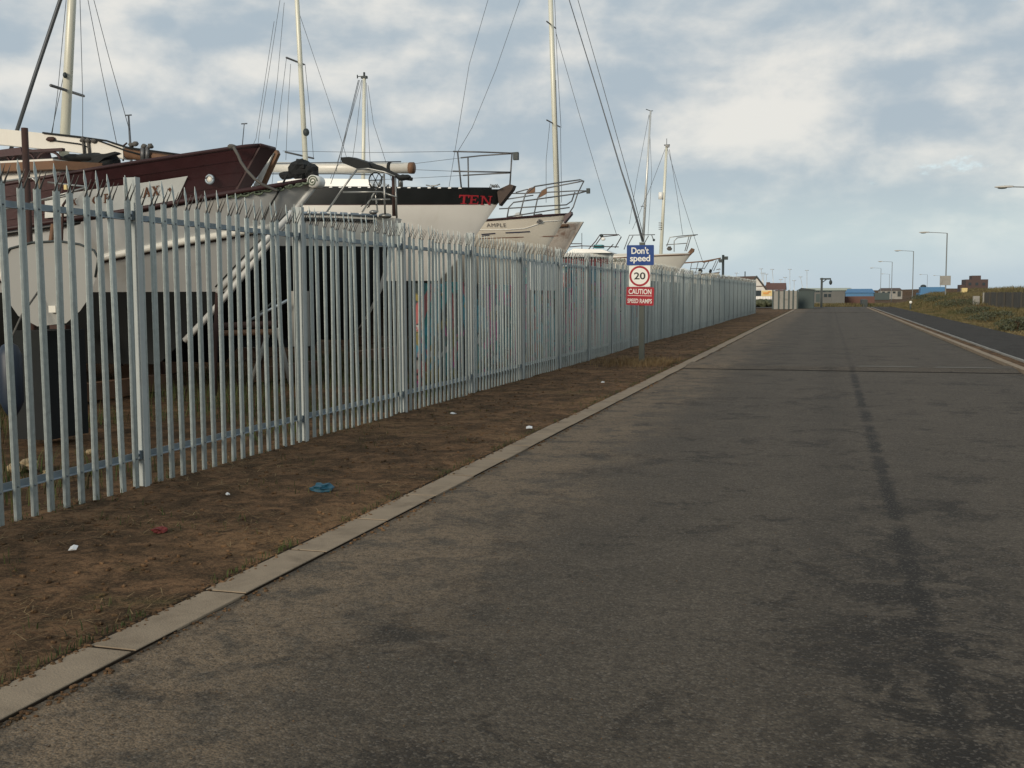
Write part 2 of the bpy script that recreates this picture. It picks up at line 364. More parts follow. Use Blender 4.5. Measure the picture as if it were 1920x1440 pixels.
    g.set(b.inputs['Base Color'], c); b.inputs['Roughness'].default_value = .80; b.inputs['Specular IOR Level'].default_value = .22
    h = g.m('ADD', g.m('MULTIPLY', g.m('SUBTRACT', .5, vo.outputs['Distance']), .5), g.m('ADD', g.m('MULTIPLY', fin, .8), g.m('MULTIPLY', dk, -.9)))
    bp = g.n('ShaderNodeBump', None, Strength=.75, Distance=.012, Height=h); g.set(b.inputs['Normal'], bp.outputs[0])
    return m
M['asphalt'] = mat_asphalt('road_asphalt')
M['asphalt_ramp'] = mat_asphalt('ramp_asphalt', (.085, .080, .070), False)
M['pave'] = mat_asphalt('footway_asphalt', (.058, .054, .050), False); M['pave'].node_tree.nodes['Principled BSDF'].inputs['Specular IOR Level'].default_value = .05
M['joint'] = mat('dark_joint_soil', (.030, .022, .015), .95, 0, .3, 20, spec=.05)
M['tar'] = mat('tar_seal', (.018, .016, .014), .95, 0, .3, 8, spec=.1)
M['wornpaint'] = mat('worn_ramp_paint', (.105, .092, .068), .9, 0, .3, 8, dirt=(.09, .08, .07), dirt_amt=.7, dirt_scale=7)

def mat_graffiti(name, ground):
    m, g, b = new_mat(name)
    pos = g.n('ShaderNodeNewGeometry').outputs['Position']; c = ground
    for off, sc, lo, col in (((0, 0, 0), .6, .52, (.03, .24, .24)), ((5, 3, 1), .7, .52, (.50, .06, .24)), ((9, 1, 7), .8, .54, (.04, .28, .36)), ((2, 8, 4), 1.3, .60, (.26, .20, .04)),
                             ((7, 7, 2), .9, .56, (.42, .10, .09)), ((1, 12, 3), 1.9, .63, (.45, .45, .42)), ((4, 2, 9), 1.6, .64, (.16, .06, .22))):
        n = g.noise(g.v('ADD', pos, off), sc, 3, .5, 1.2)
        c = g.mix(g.m('MULTIPLY', g.ramp(n, lo, lo+.025), .9), c, col)
    ln = g.m('ABSOLUTE', g.m('SUBTRACT', g.noise(g.v('ADD', pos, (3, 3, 3)), 1.1, 2, .5, 1.6), .5))
    c = g.mix(g.m('SUBTRACT', 1.0, g.ramp(ln, .006, .016)), c, (.02, .02, .025))
    g.set(b.inputs['Base Color'], c); b.inputs['Roughness'].default_value = .7
    return m
M['graffiti'] = mat_graffiti('graffiti_paint', (.016, .030, .028))
M['graffiti2'] = mat_graffiti('teal_graffiti_paint', (.06, .20, .22))

def mat_blade(name, cols, sc=3.0):
    m, g, b = new_mat(name)
    pos = g.n('ShaderNodeNewGeometry').outputs['Position']
    n = g.noise(pos, sc, 3, .6); n2 = g.noise(g.v('ADD', pos, (5, 5, 5)), sc*7, 2)
    c = g.mix(g.ramp(n, .38, .62), cols[0], cols[1]); c = g.mix(g.m('MULTIPLY', g.ramp(n2, .45, .7), .7), c, cols[2])
    g.set(b.inputs['Base Color'], c); b.inputs['Roughness'].default_value = .8; b.inputs['Specular IOR Level'].default_value = .2
    return m
M['straw'] = mat_blade('dry_straw', ((.27, .19, .095), (.17, .11, .055), (.05, .033, .02)), 2)
M['grass'] = mat_blade('coarse_grass', ((.070, .072, .030), (.145, .118, .055), (.22, .17, .085)), .35)
M['weed'] = mat_blade('weed_green', ((.05, .075, .02), (.035, .05, .018), (.12, .10, .04)), 2)

# ================================================================= SETTING
def hnoise(x, y): 
    return (noise.fractal(Vector((x*1.3, y*1.3, 0)), 1, 2, 4)*.015 + noise.fractal(Vector((x*6, y*6, 3)), 1, 2, 3)*.010)
def sheet(name, xs, ys, hf, m):
    mb = MB(); nx, ny = len(xs), len(ys)
    vs = [(x, y, hf(x, y)) for y in ys for x in xs]
    fs = [(j*nx+i, j*nx+i+1, (j+1)*nx+i+1, (j+1)*nx+i) for j in range(ny-1) for i in range(nx-1)]
    mb.add(vs, fs, 0, True); return struct(name, mb, m)
def frange(a, b, n): return [a+(b-a)*i/(n-1) for i in range(n)]
def grow(a, b, s0, k):
    r = [a]; s = s0
    while r[-1] < b: r.append(min(b, r[-1]+s)); s *= k
    return r
mb = MB(); mb.add([(-3000, -400, -.06), (3000, -400, -.06), (3000, 4000, -.06), (-3000, 4000, -.06)], [(0, 1, 2, 3)]); struct('ground', mb, M['far'])
KX = -2.865                                       # road face of the left kerb
VX = KX-.262
def vh(x, y):
    e = min(1, max(0, (VX-x)/.25))
    return .004 + e*(.02 + hnoise(x, y)) + (.05*max(0, math.sin(y*.21+1.0))*e if y > 14 else 0)*.6
yv = grow(-3, 96, .045, 1.0075)
sheet('verge', frange(-5.6, VX, 44), yv, vh, M['soil'])
sheet('yard_ground', [-90, -60, -40, -28, -20] + frange(-16, -5.6, 36), grow(-3, 96, .2, 1.012), lambda x, y: vh(x, y)+.0 if x > -15 else .04, M['yard'])
# road with slight crossfall detail kept flat; its own sheet above the ground
mb = MB(); ys = [-8, 2, 6, 10, 14, 18, 21.9, 26, 40, 60, 84, 112]
vs = []; 
for y in ys: vs += [(KX+.004, y, 0), (3.548, y, 0)]
mb.add(vs, [(2*i, 2*i+1, 2*i+3, 2*i+2) for i in range(len(ys)-1)]); struct('road', mb, M['asphalt'])
mb = MB(); mb.add([(-30, 112.003, -.002), (28, 112.003, -.002), (28, 119, -.002), (-30, 119, -.002)], [(0, 1, 2, 3)]); struct('crossing_road', mb, M['asphalt_ramp'])

# left kerb: flush-laid concrete blocks
bed = MB(); bed.box(VX-.004, KX+.001, -3, 100, -.05, .0078); kerb = struct('kerb', bed, M['joint'])
def stone(L=.898, w=.236, h=.012):
    b = .0025; mb = MB(); x0, x1, y0, y1 = -w/2, w/2, 0, L
    lo = [(x0, y0, 0), (x1, y0, 0), (x1, y1, 0), (x0, y1, 0)]; md = [(x, y, h-b) for x, y, _ in lo]
    hi = [(x0+b, y0+b, h), (x1-b*1.2, y0+b, h), (x1-b*1.2, y1-b, h), (x0+b, y1-b, h)]
    fs = [(8, 9, 10, 11)]
    for i in range(4): j = (i+1) % 4; fs += [(i, j, 4+j, 4+i), (4+i, 4+j, 8+j, 8+i)]
    mb.add(lo+md+hi, fs); return mb
sm_ = stone().mesh('kerb_stone', M['concrete'])
y = 3.88-.925*6; k = 0; rest = MB()
while y < 100:
    dx = random.uniform(-.005, .005); dzz = random.uniform(-.0004, .0016)
    if y < 45:
        o = link('kerb_stone', sm_, kerb, (KX-.120+dx, y, dzz)); o.rotation_euler = (random.uniform(-.001, .001), random.uniform(-.001, .001), random.uniform(-.006, .006))
    else:
        s = stone(); rest.add([(a+KX-.125+dx, b+y, c+dzz) for a, b, c in s.v], s.f)
    y += .925
o = link('distant_kerb_stones', rest.mesh('distant_kerb_stones', M['concrete']), kerb, kind='stuff')
# right kerb, soil strip, edging and footway
bed = MB(); bed.box(3.552, 3.70, 0, 110, -.05, .03); kr = struct('right_kerb', bed, M['stripsoil'])
rest = MB(); y = 0
while y < 110:
    rest.box(3.55, 3.702, y, y+.905, 0, .07+random.uniform(-.004, .004)); y += .915
link('kerb_stones', rest.mesh('kerb_stones', M['concrete']), kr, kind='stuff')
mb = MB(); xs = [3.704, 3.80, 3.90, 3.955]; ysr = grow(0, 110, .3, 1.01)
vs = [(x, y, .055+(hnoise(x, y)*.6)) for y in ysr for x in xs]
mb.add(vs, [(j*4+i, j*4+i+1, (j+1)*4+i+1, (j+1)*4+i) for j in range(len(ysr)-1) for i in range(3)], 0, True); struct('soil_strip', mb, M['stripsoil'])
mb = MB(); y = 0
while y < 110: mb.box(3.957, 4.008, y, y+.905, 0, .095+random.uniform(-.004, .004)); y += .915
struct('footway_edging', mb, M['concrete2'])
mb = MB(); mb.add([(4.01, 0, .085), (6.12, 0, .085), (6.12, 110, .085), (4.01, 110, .085)], [(0, 1, 2, 3)]); struct('pavement', mb, M['pave'])
# grassy bank on the right
def bank(x, y):
    s = min(1, max(0, (x-6.1)/4.2)); s = s*s*(3-2*s)
    far_ = min(1, max(0, (y-76)/12)); top = .42+.75*far_+.18*noise.noise(Vector((x*.12, y*.07, 1)))
    if x > 10.6: top = max(top, .9+.75*min(1, (x-10.6)/3))
    n_ = noise.fractal(Vector((x*.5, y*.5, 2)), 1, 2, 3)*.10
    return .05 + s*(top+n_)*min(1, max(0.0, (128-y)/12))
sheet('bank', frange(6.1, 14, 28)+[16, 19, 24, 32, 60], grow(8, 130, .5, 1.012), bank, M['far'])
# speed ramps
def ramp(y0, label, marks):
    r = thing('speed_ramp', label, 'speed ramp', (.33, y0, 0), 'speed ramps')
    mb = MB(); prof = [(-.9, -.01), (-.9, .004), (-.45, .052), (.45, .060), (.9, .004), (.9, -.01)]
    n = 18; vs = []
    for i in range(n+1):
        x = KX+.03+(3.52-KX-.05)*i/n; w = .02*noise.noise(Vector((x*3, y0, 0)))
        for a, b in prof: vs.append((x, y0+.9+a+w, b))
    fs = [(i*6+k, i*6+k+1, i*6+k+7, i*6+k+6) for i in range(n) for k in range(5)]
    mb.add(vs, fs); part('hump', mb, M['asphalt'], r)
    mb = MB(); mb.add([(x, y0-.09+.03*noise.noise(Vector((x*4, 1, 0)))+dy, .006) for dy in (0, .20) for x in frange(KX+.03, 3.5, 30)], [(i, i+1, 31+i, 30+i) for i in range(29)])
    part('tar_joint', mb, M['tar'], r)
    if marks:
        for x0, x1 in ((.55, 1.75), (2.0, 3.2)):
            mb = MB(); mb.add([(x0, y0+.50, .0575), (x1, y0+.50, .0575), (x1-.1, y0+.78, .0615), (x0+.1, y0+.78, .0615)], [(0, 1, 2, 3)])
            part('worn_marking', mb, M['wornpaint'], r)
ramp(22.0, 'low tarmac speed ramp across the road beside the speed sign', True)
ramp(84.0, 'distant low speed ramp near the far end of the road', False)

# ================================================================= PALISADE FENCE
FX = -5.28; Y1 = 7.27; BAY = 2.75
fence = thing('palisade_fence', 'long galvanised steel palisade fence with splayed triple points beside the road', 'fence', (FX, Y1, 0))
def pale_mesh():
    prof = [(-.0325, 0), (-.024, .013), (-.010, .014), (0, .005), (.010, .014), (.024, .013), (.0325, 0)]   # (y, x)
    mb = MB(); n = 7; th = .0035
    def ring(z, dx=0.0): return [(x+dx, y, z) for y, x in prof] + [(x+dx-th, y, z) for y, x in prof]
    r0, r1 = ring(.0), ring(2.30); vs = r0+r1; fs = []
    for i in range(n-1):
        fs.append((i, i+1, 14+i+1, 14+i)); fs.append((7+i+1, 7+i, 21+i, 21+i+1))
    fs += [(0, 14, 21, 7), (6, 13, 27, 20), tuple(range(6, -1, -1))+tuple(range(7, 14))]
    mb.add(vs, fs)
    def prong(y0, y1, x0, pts, tipy, mi=0):
        # flat tapering tongue: list of (dx, z, width factor)
        vs = []; yc = (y0+y1)/2
        for dx, z, wf in pts:
            hy = (y1-y0)/2*wf; cy = yc+(tipy-yc)*(1-wf)
            for sx_ in (0, -th): vs += [(x0+dx+sx_, cy-hy, z), (x0+dx+sx_, cy+hy, z)]
        fs = []
        for i in range(len(pts)-1):
            a = 4*i; fs += [(a, a+1, a+5, a+4), (a+3, a+2, a+6, a+7), (a+1, a+3, a+7, a+5), (a+2, a, a+4, a+6)]
        mb.add(vs, fs, mi)
    prong(-.0135, .0135, .009, [(0, 2.295, 1), (-.006, 2.37, .85), (-.014, 2.43, 1.15), (-.020, 2.495, .06)], 0)
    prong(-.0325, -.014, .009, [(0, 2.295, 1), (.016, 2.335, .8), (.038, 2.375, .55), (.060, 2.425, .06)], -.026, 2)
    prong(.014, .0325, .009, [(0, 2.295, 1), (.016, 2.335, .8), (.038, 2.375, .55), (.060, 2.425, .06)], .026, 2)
    for z in (2.165, .27): mb.tube([(.004, .0, z), (.017, .0, z)], .0075, 6, 1)
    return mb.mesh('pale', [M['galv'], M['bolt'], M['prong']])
pm = pale_mesh()
pmb = MB()
fd, fw = .054, .030; tw = .004
for x0, x1, y0, y1 in ((fd-.006, fd, -fw, fw), (-fd, -fd+.006, -fw, fw), (-fd+.006, fd-.006, -tw, tw)): pmb.box(x0, x1, y0, y1, -.3, 2.46)
for z in (2.165, .27):
    pmb.box(-.024, .022, -.030, -.006, z-.035, z+.035, 1); pmb.tube([(.0, -.030, z), (.0, -.044, z)], .012, 6, 1)
postm = pmb.mesh('post', [M['galv_post'], M['galv_rail']])
rmb = MB(); L = BAY-.012
rmb.box(-.026, -.020, .006, L, -.025, .025); rmb.box(-.020, .022, .006, L, -.025, -.019)
rmb.shift((-.0, 0, 0)); railm = rmb.mesh('rail', M['galv_rail'])
NB0, NB1 = -2, 27
cnt = 0; far = MB(); pv_ = [v.co.copy() for v in pm.vertices]; pf_ = [tuple(p.vertices) for p in pm.polygons]; pmi_ = [p.material_index for p in pm.polygons]
for k in range(NB0, NB1+1):
    y0 = k*BAY
    link('post', postm, fence, (.018+random.uniform(-.006, .006), y0, random.uniform(-.02, .02)))
    if k == NB1: break
    for z in (2.165, .27): link('rail', railm, fence, (0, y0, z))
    n = 17; gap = BAY/n
    for i in range(n):
        yy = y0 + gap*(i+.5)
        gz = vh(FX, Y1+yy)
        zz = gz-.045+random.uniform(-.018, .018)
        if cnt < 300:
            o = link('pale', pm, fence, (.0265, yy, zz)); o.rotation_euler = (random.gauss(0, .004)+(random.choice((-1, 1))*.018 if random.random() < .04 else 0), random.gauss(0, .005), random.gauss(0, .015))
        else:
            q = len(far.v); far.v += [(c.x+.0265, c.y+yy, c.z+zz) for c in pv_]; far.f += [tuple(a+q for a in f) for f in pf_]; far.mi += pmi_; far.sm += [False]*len(pf_)
        cnt += 1
link('distant_pales', far.mesh('distant_pales', [M['galv'], M['bolt'], M['prong']]), fence, kind='stuff')

# ================================================================= TEXT
def text_mesh(body, size=1.0, bold=.02, xscale=1.0, spacing=1.0):
    cu = bpy.data.curves.new('txt', 'FONT'); cu.body = body; cu.size = size; cu.offset = bold*size; cu.resolution_u = 3; cu.space_character = spacing
    o = bpy.data.objects.new('txt', cu); COL.objects.link(o)
    dg = bpy.context.evaluated_depsgraph_get(); me = bpy.data.meshes.new_from_object(o.evaluated_get(dg))
    vs = [(v.co.x*xscale, v.co.y) for v in me.vertices]; fs = [tuple(p.vertices) for p in me.polygons]
    bpy.data.objects.remove(o); bpy.data.curves.remove(cu); bpy.data.meshes.remove(me)
    x0 = min(a for a, b in vs); x1 = max(a for a, b in vs); y0 = min(b for a, b in vs); y1 = max(b for a, b in vs)
    return vs, fs, (x0, x1, y0, y1)
def fit_text(body, x0, x1, z0, z1, bold=.02, spacing=1.0, slant=0.0):
    vs, fs, (a0, a1, b0, b1) = text_mesh(body, 1.0, bold, 1.0, spacing)
    return [((x0+(a-a0)/(a1-a0)*(x1-x0)) + slant*((b-b0)/(b1-b0))*(z1-z0), z0+(b-b0)/(b1-b0)*(z1-z0)) for a, b in vs], fs
def quads_text(polys, x0, x1, z0, z1, slant=0.0):
    vs = []; fs = []
    for p in polys:
        q = len(vs); vs += [(x0+a*(x1-x0)+slant*b*(z1-z0), z0+b*(z1-z0)) for a, b in p]; fs.append(tuple(range(q, q+len(p))))
    return vs, fs
def rect(a, b, c, d): return [(a, c), (b, c), (b, d), (a, d)]
SER = {
 'T': [rect(.40, .62, 0, 1), rect(.02, .98, .84, 1.0), rect(.22, .80, 0, .10), [(.02, .66), (.12, .66), (.16, .84), (.02, .84)], [(.84, .84), (.88, .66), (.98, .66), (.98, .84)]],
 'E': [rect(.12, .36, 0, 1), rect(0, .98, 0, .13), rect(0, .94, .87, 1), rect(.36, .70, .44, .56), [(.86, .13), (.98, .13), (.98, .34), (.93, .34)], [(.84, .87), (.90, .68), (.94, .68), (.94, .87)], rect(.66, .72, .34, .66)],
 'N': [rect(.10, .24, 0, 1), rect(.78, .90, 0, 1), [(.10, 1), (.30, 1), (.92, 0), (.74, 0)], rect(0, .36, 0, .08), rect(.64, 1.0, .92, 1), rect(-.04, .28, .92, 1)],
 'C': [[(.5, .98), (.22, .88), (.05, .62), (.05, .38), (.22, .12), (.5, .02), (.52, .14), (.34, .24), (.25, .42), (.25, .58), (.34, .76), (.52, .86)], [(.5, .98), (.52, .86), (.74, .76), (.86, .66), (.92, .9), (.74, .97)], [(.5, .02), (.74, .05), (.92, .2), (.86, .32), (.74, .18), (.52, .14)]],
 'P': [rect(.14, .36, 0, 1), rect(.02, .5, 0, .09), [(.02, 1), (.02, .91), (.36, .88), (.62, .86), (.7, .74), (.62, .58), (.36, .54), (.36, .44), (.66, .46), (.92, .6), (.94, .84), (.76, .98)]],
 'J': [[(.48, 1), (.48, .26), (.36, .12), (.16, .16), (.14, .30), (.0, .26), (.04, .08), (.22, -.02), (.5, 0), (.70, .22), (.70, 1)], rect(.32, .88, .92, 1)],
 'A': [[(.08, 0), (.26, 0), (.58, .88), (.50, 1), (.44, 1)], [(.44, 1), (.56, 1), (.98, 0), (.74, 0), (.46, .84)], rect(.26, .74, .28, .40), rect(-.02, .36, 0, .07), rect(.62, 1.06, 0, .07)],
 'X': [[(.06, 1), (.34, 1), (.96, 0), (.68, 0)], [(.70, 1), (.86, 1), (.26, 0), (.10, 0)], rect(-.02, .42, .93, 1), rect(.58, 1, .93, 1), rect(-.02, .34, 0, .07), rect(.58, 1.04, 0, .07)],
}

# ================================================================= BOATS
class Hull:
    """lofted hull, bow towards +X at tip (xt, yc); u = distance aft of the tip at deck level"""
    def __init__(s, xt, yc, L, B, zs, zb, rake, lb=4.0, pb=.62, sternw=.7, nb=.95, nm=3.2, curve=.25, blunt=0.0):
        s.xt, s.yc, s.L, s.B, s.zs, s.zb, s.rake, s.lb, s.pb, s.sw, s.nb, s.nm, s.cv, s.bl = xt, yc, L, B, zs, zb, rake, lb, pb, sternw, nb, nm, curve, blunt
    def beam(s, u):
        q = min(1.0, max(0.0, u/s.lb)); b = s.B*max(s.bl, math.sin(math.pi/2*q)**s.pb if q > 0 else 0)
        m = s.L*.55
        if u > m: b *= 1-(1-s.sw)*((u-m)/(s.L-m))**2
        return b
    def pt(s, u, z, side=-1, off=0.0):
        zs = s.zs(u); zb = s.zb; tt = min(1.0, max(0.0, (zs-z)/(zs-zb))); q = min(1.0, u/s.lb)
        n = s.nb+(s.nm-s.nb)*q**.8
        w = max(0.0, 1-tt**n)**.85
        x = s.xt-u-s.rake*(tt+s.cv*tt**4)*(1-u/s.L)
        return Vector((x, s.yc+side*(s.beam(u)*w+off), z))
    def build(s, root, mats, bands, wl, nu=34, nlow=7, nmid=7):
        """bands: list of drops from the sheer with material index; then main down to wl, then bottom"""
        us = [s.L*(i/(nu-1))**1.7 for i in range(nu)]; us[0] = 0.0
        def zrow(u):
            zs = s.zs(u); r = [(zs, None)]; w = min(wl, zs-.3)
            for d, mi in bands: r.append((zs-(d(u) if callable(d) else d), mi))
            a = r[-1][0]
            for i in range(1, nmid+1): r.append((a+(w-a)*i/nmid, 1))
            for i in range(1, nlow+1): r.append((w+(s.zb-w)*(i/nlow), 2))
            return r
        mb = MB()
        for side in (-1, 1):
            vs = []; nr = 0
            for u in us:
                row = zrow(u); nr = len(row)
                for z, _ in row: vs.append(s.pt(u, z, side))
            mis = [m for _, m in zrow(1.0)]
            o = len(mb.v); mb.v += [tuple(v) for v in vs]
            for i in range(nu-1):
                for j in range(nr-1):
                    f = (o+i*nr+j, o+i*nr+j+1, o+(i+1)*nr+j+1, o+(i+1)*nr+j)
                    mb.f.append(f if side > 0 else f[::-1]); mb.mi.append(mis[j+1]); mb.sm.append(True)
        # transom
        row = zrow(s.L); a = [s.pt(s.L, z, -1) for z, _ in row]; b = [s.pt(s.L, z, 1) for z, _ in row]
        mb.add(a+b, [(j, j+1, len(row)+j+1, len(row)+j) for j in range(len(row)-1)], 1)
        # blunt stem closing strip
        if s.bl > 0:
            row = zrow(0); a = [s.pt(0, z, -1) for z, _ in row]; b = [s.pt(0, z, 1) for z, _ in row]
            mb.add(a+b, [(j, len(row)+j, len(row)+j+1, j+1) for j in range(len(row)-1)], 1)
        h = part('hull', mb, mats, root)
        dk = MB(); a = [s.pt(u, s.zs(u)-.045, -1, -.02) for u in us[1:]]; b = [s.pt(u, s.zs(u)-.045, 1, -.02) for u in us[1:]]
        n = len(a); dk.add(a+b, [(i, i+1, n+i+1, n+i) for i in range(n-1)], 0)
        part('deck', dk, M['white'], root)
        # fin keel
        kb = MB(); x1 = s.xt-s.L*.36; x0 = s.xt-s.L*.66
        kb.prism([(x0, .32), (x1-.3, .32), (x1+.25, s.zb+.12), (x0-.25, s.zb+.12)], s.yc-.11, s.yc+.11); part('keel', kb, mats[2], root)
        return h
    def line(s, u0, u1, zf, side=-1, off=0.01, n=22):
        return [s.pt(u0+(u1-u0)*i/n, zf(u0+(u1-u0)*i/n), side, off) for i in range(n+1)]
    def decal(s, name, root, vf, m, off=.012, **k):      # vf = (verts (x_world, z), faces) wrapped on the camera-side planking
        vs, fs = vf; mb = MB(); out_ = []
        for x, z in vs:
            u = s.xt-x
            for _ in range(5):
                p = s.pt(max(0, u), z); u += (p.x-x)
            p = s.pt(max(0, u), z); out_.append((x, p.y-off, z))
        mb.add(out_, fs); return part(name, mb, m, root, **k)

def stay(root, pts, r=.007, m='wire', name='stay'):
    mb = MB(); mb.tube(pts, r, 5); return part(name, mb, M[m], root)
def polytube(root, name, paths, r, m, split=False):
    if split:
        for p in paths: polytube(root, name, [p], r, m)
        return
    mb = MB()
    for p in paths: mb.tube(p, r, 6)
    return part(name, mb, M[m], root)
def P(Y, *pts): return [PX(a, b, Y) for a, b in pts]
def mast(root, Y, top, bot, r0, r1, m, spreaders=(), name='mast'):
    a, b = PX(*bot, Y), PX(*top, Y)
    mb = MB(); mb.tube([a, a.lerp(b, .5), b], [r0, (r0+r1)/2, r1], 10); ms = part(name, mb, M[m], root)
    for (x0, y0, x1, y1) in spreaders:
        c = PX((x0+x1)/2, (y0+y1)/2, Y); p0 = PX(x0, y0, Y-.55); p1 = PX(x1, y1, Y+.55)
        s = MB(); s.tube([p0, p1], .022, 6); sub('spreader', s, M['steeldark'], ms)
    return ms, a, b
def cradle(yc, x0, x1, label, hz=1.0, w=1.2):
    c = thing('boat_cradle', label, 'boat cradle', ((x0+x1)/2, yc, 0), 'cradles and props under the boats')
    for x in (x0, x1):
        mb = MB(); mb.box(x-.09, x+.09, yc-w, yc+w, .06, .30); part('beam', mb, M['wood'], c)
        for sd in (-1, 1):
            mb = MB(); mb.tube([(x, yc+sd*w*.98, .1), (x, yc+sd*w*.78, hz)], .045, 6); mb.box(x-.13, x+.13, yc+sd*w*.78-.05, yc+sd*w*.78+.05, hz-.04, hz+.10)
            part('prop', mb, M['rust'], c)
    return c

# ---- boat 1: grey-white clipper bow with scrollwork and a raised maroon bulwark
YB = 13.4
tip = PX(592, 343, YB)
b1 = thing('sailing_boat', 'large grey-white wooden boat with maroon bulwark, white name board and scroll-carved bow', 'sailing boat', (tip.x-5, YB, 0), 'laid-up boats behind the fence')
_B1 = Hull(tip.x, YB, 12.5, 1.75, None, .55, 2.35, lb=5.2, pb=.72, sternw=.8)
SH1 = [(592, 340), (520, 351), (430, 365), (330, 383), (245, 398), (110, 417), (0, 434), (-150, 452), (-700, 500)]
zs1 = table(lambda u: zfit(tip.x-u, YB-_B1.beam(u), SH1), 6.0)
H1 = Hull(tip.x, YB, 12.5, 1.75, zs1, .55, 2.35, lb=5.2, pb=.72, sternw=.8, nb=1.15, nm=3.0, curve=.1)
H1.build(b1, [M['maroon_dark'], M['hullwhite'], M['antifoul']], [(.035, 0)], 1.60)
mb = MB(); mb.tube(H1.line(.05, 8, lambda u: zs1(u)+.02, -1, .02), .035, 6); mb.tube(H1.line(.05, 8, lambda u: zs1(u)+.02, 1, .02), .035, 6); part('cap_rail', mb, M['maroon_dark'], b1)
_B1.zs = zs1
def _strk(u):
    z = 2.3
    for _ in range(6): p = _B1.pt(u, z); z = zfit(p.x, p.y, [(500, 428), (350, 452), (200, 482), (0, 520), (-300, 575)], z)
    return z
strz = table(_strk, 7.0)
mb = MB(); mb.tube(H1.line(.06, 9, strz, -1, .02, 36), .050, 8); part('rubbing_strake', mb, M['cream'], b1)
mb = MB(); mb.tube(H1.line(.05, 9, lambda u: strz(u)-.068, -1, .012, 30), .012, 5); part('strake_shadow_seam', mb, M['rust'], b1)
# stem timber
mb = MB(); mb.tube([H1.pt(0, z, -1)+Vector((.03, 0, 0)) for z in frange(.9, tip.z-.02, 10)], .045, 6); part('stem', mb, M['hullwhite'], b1)
# maroon bulwark with planks; ends in a raked flat face
BU0 = 1.25
BT = [(487, 272), (440, 279), (345, 293), (225, 311), (120, 329), (0, 349), (-150, 372), (-600, 430)]
BB = [(430, 371), (330, 387), (245, 401), (110, 420), (0, 437), (-150, 456), (-700, 505)]
def bul_hb(u): return .13+(_B1.beam(u)+.03-.13)*min(1, (u-BU0)/1.6)**.8 if u < BU0+1.6 else _B1.beam(u)+.03
def bul_rk(u): return .50*max(0, 1-(u-BU0)/3.5)
_zbt = table(lambda u: zfit(tip.x-max(BU0, u), YB-bul_hb(max(BU0, u)), BB), 6.5)
_ztt = table(lambda u: zfit(tip.x-max(BU0, u)+bul_rk(max(BU0, u)), YB-bul_hb(max(BU0, u))-.07, BT, 3.4), 6.5)
def bul_line(u, f):                              # f: 0 bottom .. 1 top of the bulwark
    a, b = _zbt(max(BU0, u)), _ztt(max(BU0, u)); return a+(b-a)*f
def bul_pt(u, f, side, off=0.0):
    uu = max(BU0, u)
    return Vector((H1.xt-uu+bul_rk(uu)*f, YB+side*(bul_hb(uu)+.07*f+off), bul_line(uu, f)))
NPL = 4
planks_u = [BU0+(9.5-BU0)*(i/26)**1.3 for i in range(27)]
for side in (-1, 1):
    for j in range(NPL):
        f0, f1 = j/NPL, (j+1)/NPL
        mb = MB(); vs = []
        for u in planks_u:
            lap = .012*(j % 2)
            vs += [bul_pt(u, f0, side, .0+lap), bul_pt(u, f1, side, .0+lap), bul_pt(u, f1, side, -.05), bul_pt(u, f0, side, -.05)]
        fs = []
        for i in range(len(planks_u)-1):
            a = 4*i
            for q in range(4): q2 = (q+1) % 4; fs.append((a+q, a+q2, a+4+q2, a+4+q))
        fs += [(0, 3, 2, 1), tuple(4*(len(planks_u)-1)+q for q in range(4))]
        mb.add(vs, fs); part('plank', mb, M['maroon'], b1)
mb = MB(); a = [bul_pt(BU0, f, -1) for f in (0, 1)]; b = [bul_pt(BU0, f, 1) for f in (0, 1)]
q = [a[0], a[1], b[1], b[0]]; mb.add([v+Vector((.035, 0, 0)) for v in q]+[v-Vector((.04, 0, 0)) for v in q], [(0, 1, 2, 3), (7, 6, 5, 4), (0, 4, 5, 1), (1, 5, 6, 2), (2, 6, 7, 3), (3, 7, 4, 0)]); part('bow_board', mb, M['maroon_dark'], b1)
mb = MB()
for side in (-1, 1): mb.tube([bul_pt(u, 1.0, side)+Vector((0, 0, .015)) for u in planks_u], .028, 6)
mb.tube([bul_pt(BU0, 1, -1)+Vector((.02, 0, .015)), bul_pt(BU0, 1, 1)+Vector((.02, 0, .015))], .03, 6); part('bulwark_rail', mb, M['maroon_dark'], b1)
mb = MB(); mb.tube([bul_pt(u, -.03, -1, .01) for u in planks_u], .030, 6); part('black_strake', mb, M['black'], b1)
def bul_decal(name, pts_px, m, off):             # outline given in photo pixels, laid on the bulwark face
    out_ = []
    for a, b in pts_px:
        y_ = YB-1.2; f = .4
        for _ in range(25):
            p = PX(a, b, y_); u = H1.xt-p.x
            for _ in range(4): u = H1.xt-p.x+bul_rk(max(BU0, u))*f
            u = max(BU0, u); f = (p.z-bul_line(u, 0))/(bul_line(u, 1)-bul_line(u, 0)); q = bul_pt(u, f, -1, off); y_ = (y_+q.y)/2
        out_.append(PX(a, b, y_))
    return out_
top_e = [(352, 330), (300, 338), (250, 345), (200, 351), (156, 358), (118, 364), (84, 372)]; bot_e = [(327, 384), (290, 389), (245, 394), (200, 399), (156, 403), (118, 406), (84, 409)]
vt = bul_decal('x', top_e, None, .030); vb = bul_decal('x', bot_e, None, .030)
mb = MB(); mb.add(vt+vb, [(i, i+7, i+8, i+1) for i in range(6)]); nb_ = part('name_board', mb, M['panelwhite'], b1)
def px_letter(ch, x0, x1, y0, y1, tilt=-.16):
    vs, fs = quads_text(SER[ch], x0, x1, 0, y1-y0)
    pts = [(x, y1-z+tilt*(x-x0)) for x, z in vs]
    mb = MB(); mb.add(bul_decal('x', pts, None, .042), fs); return sub('letter', mb, M['letter_brown'], nb_)
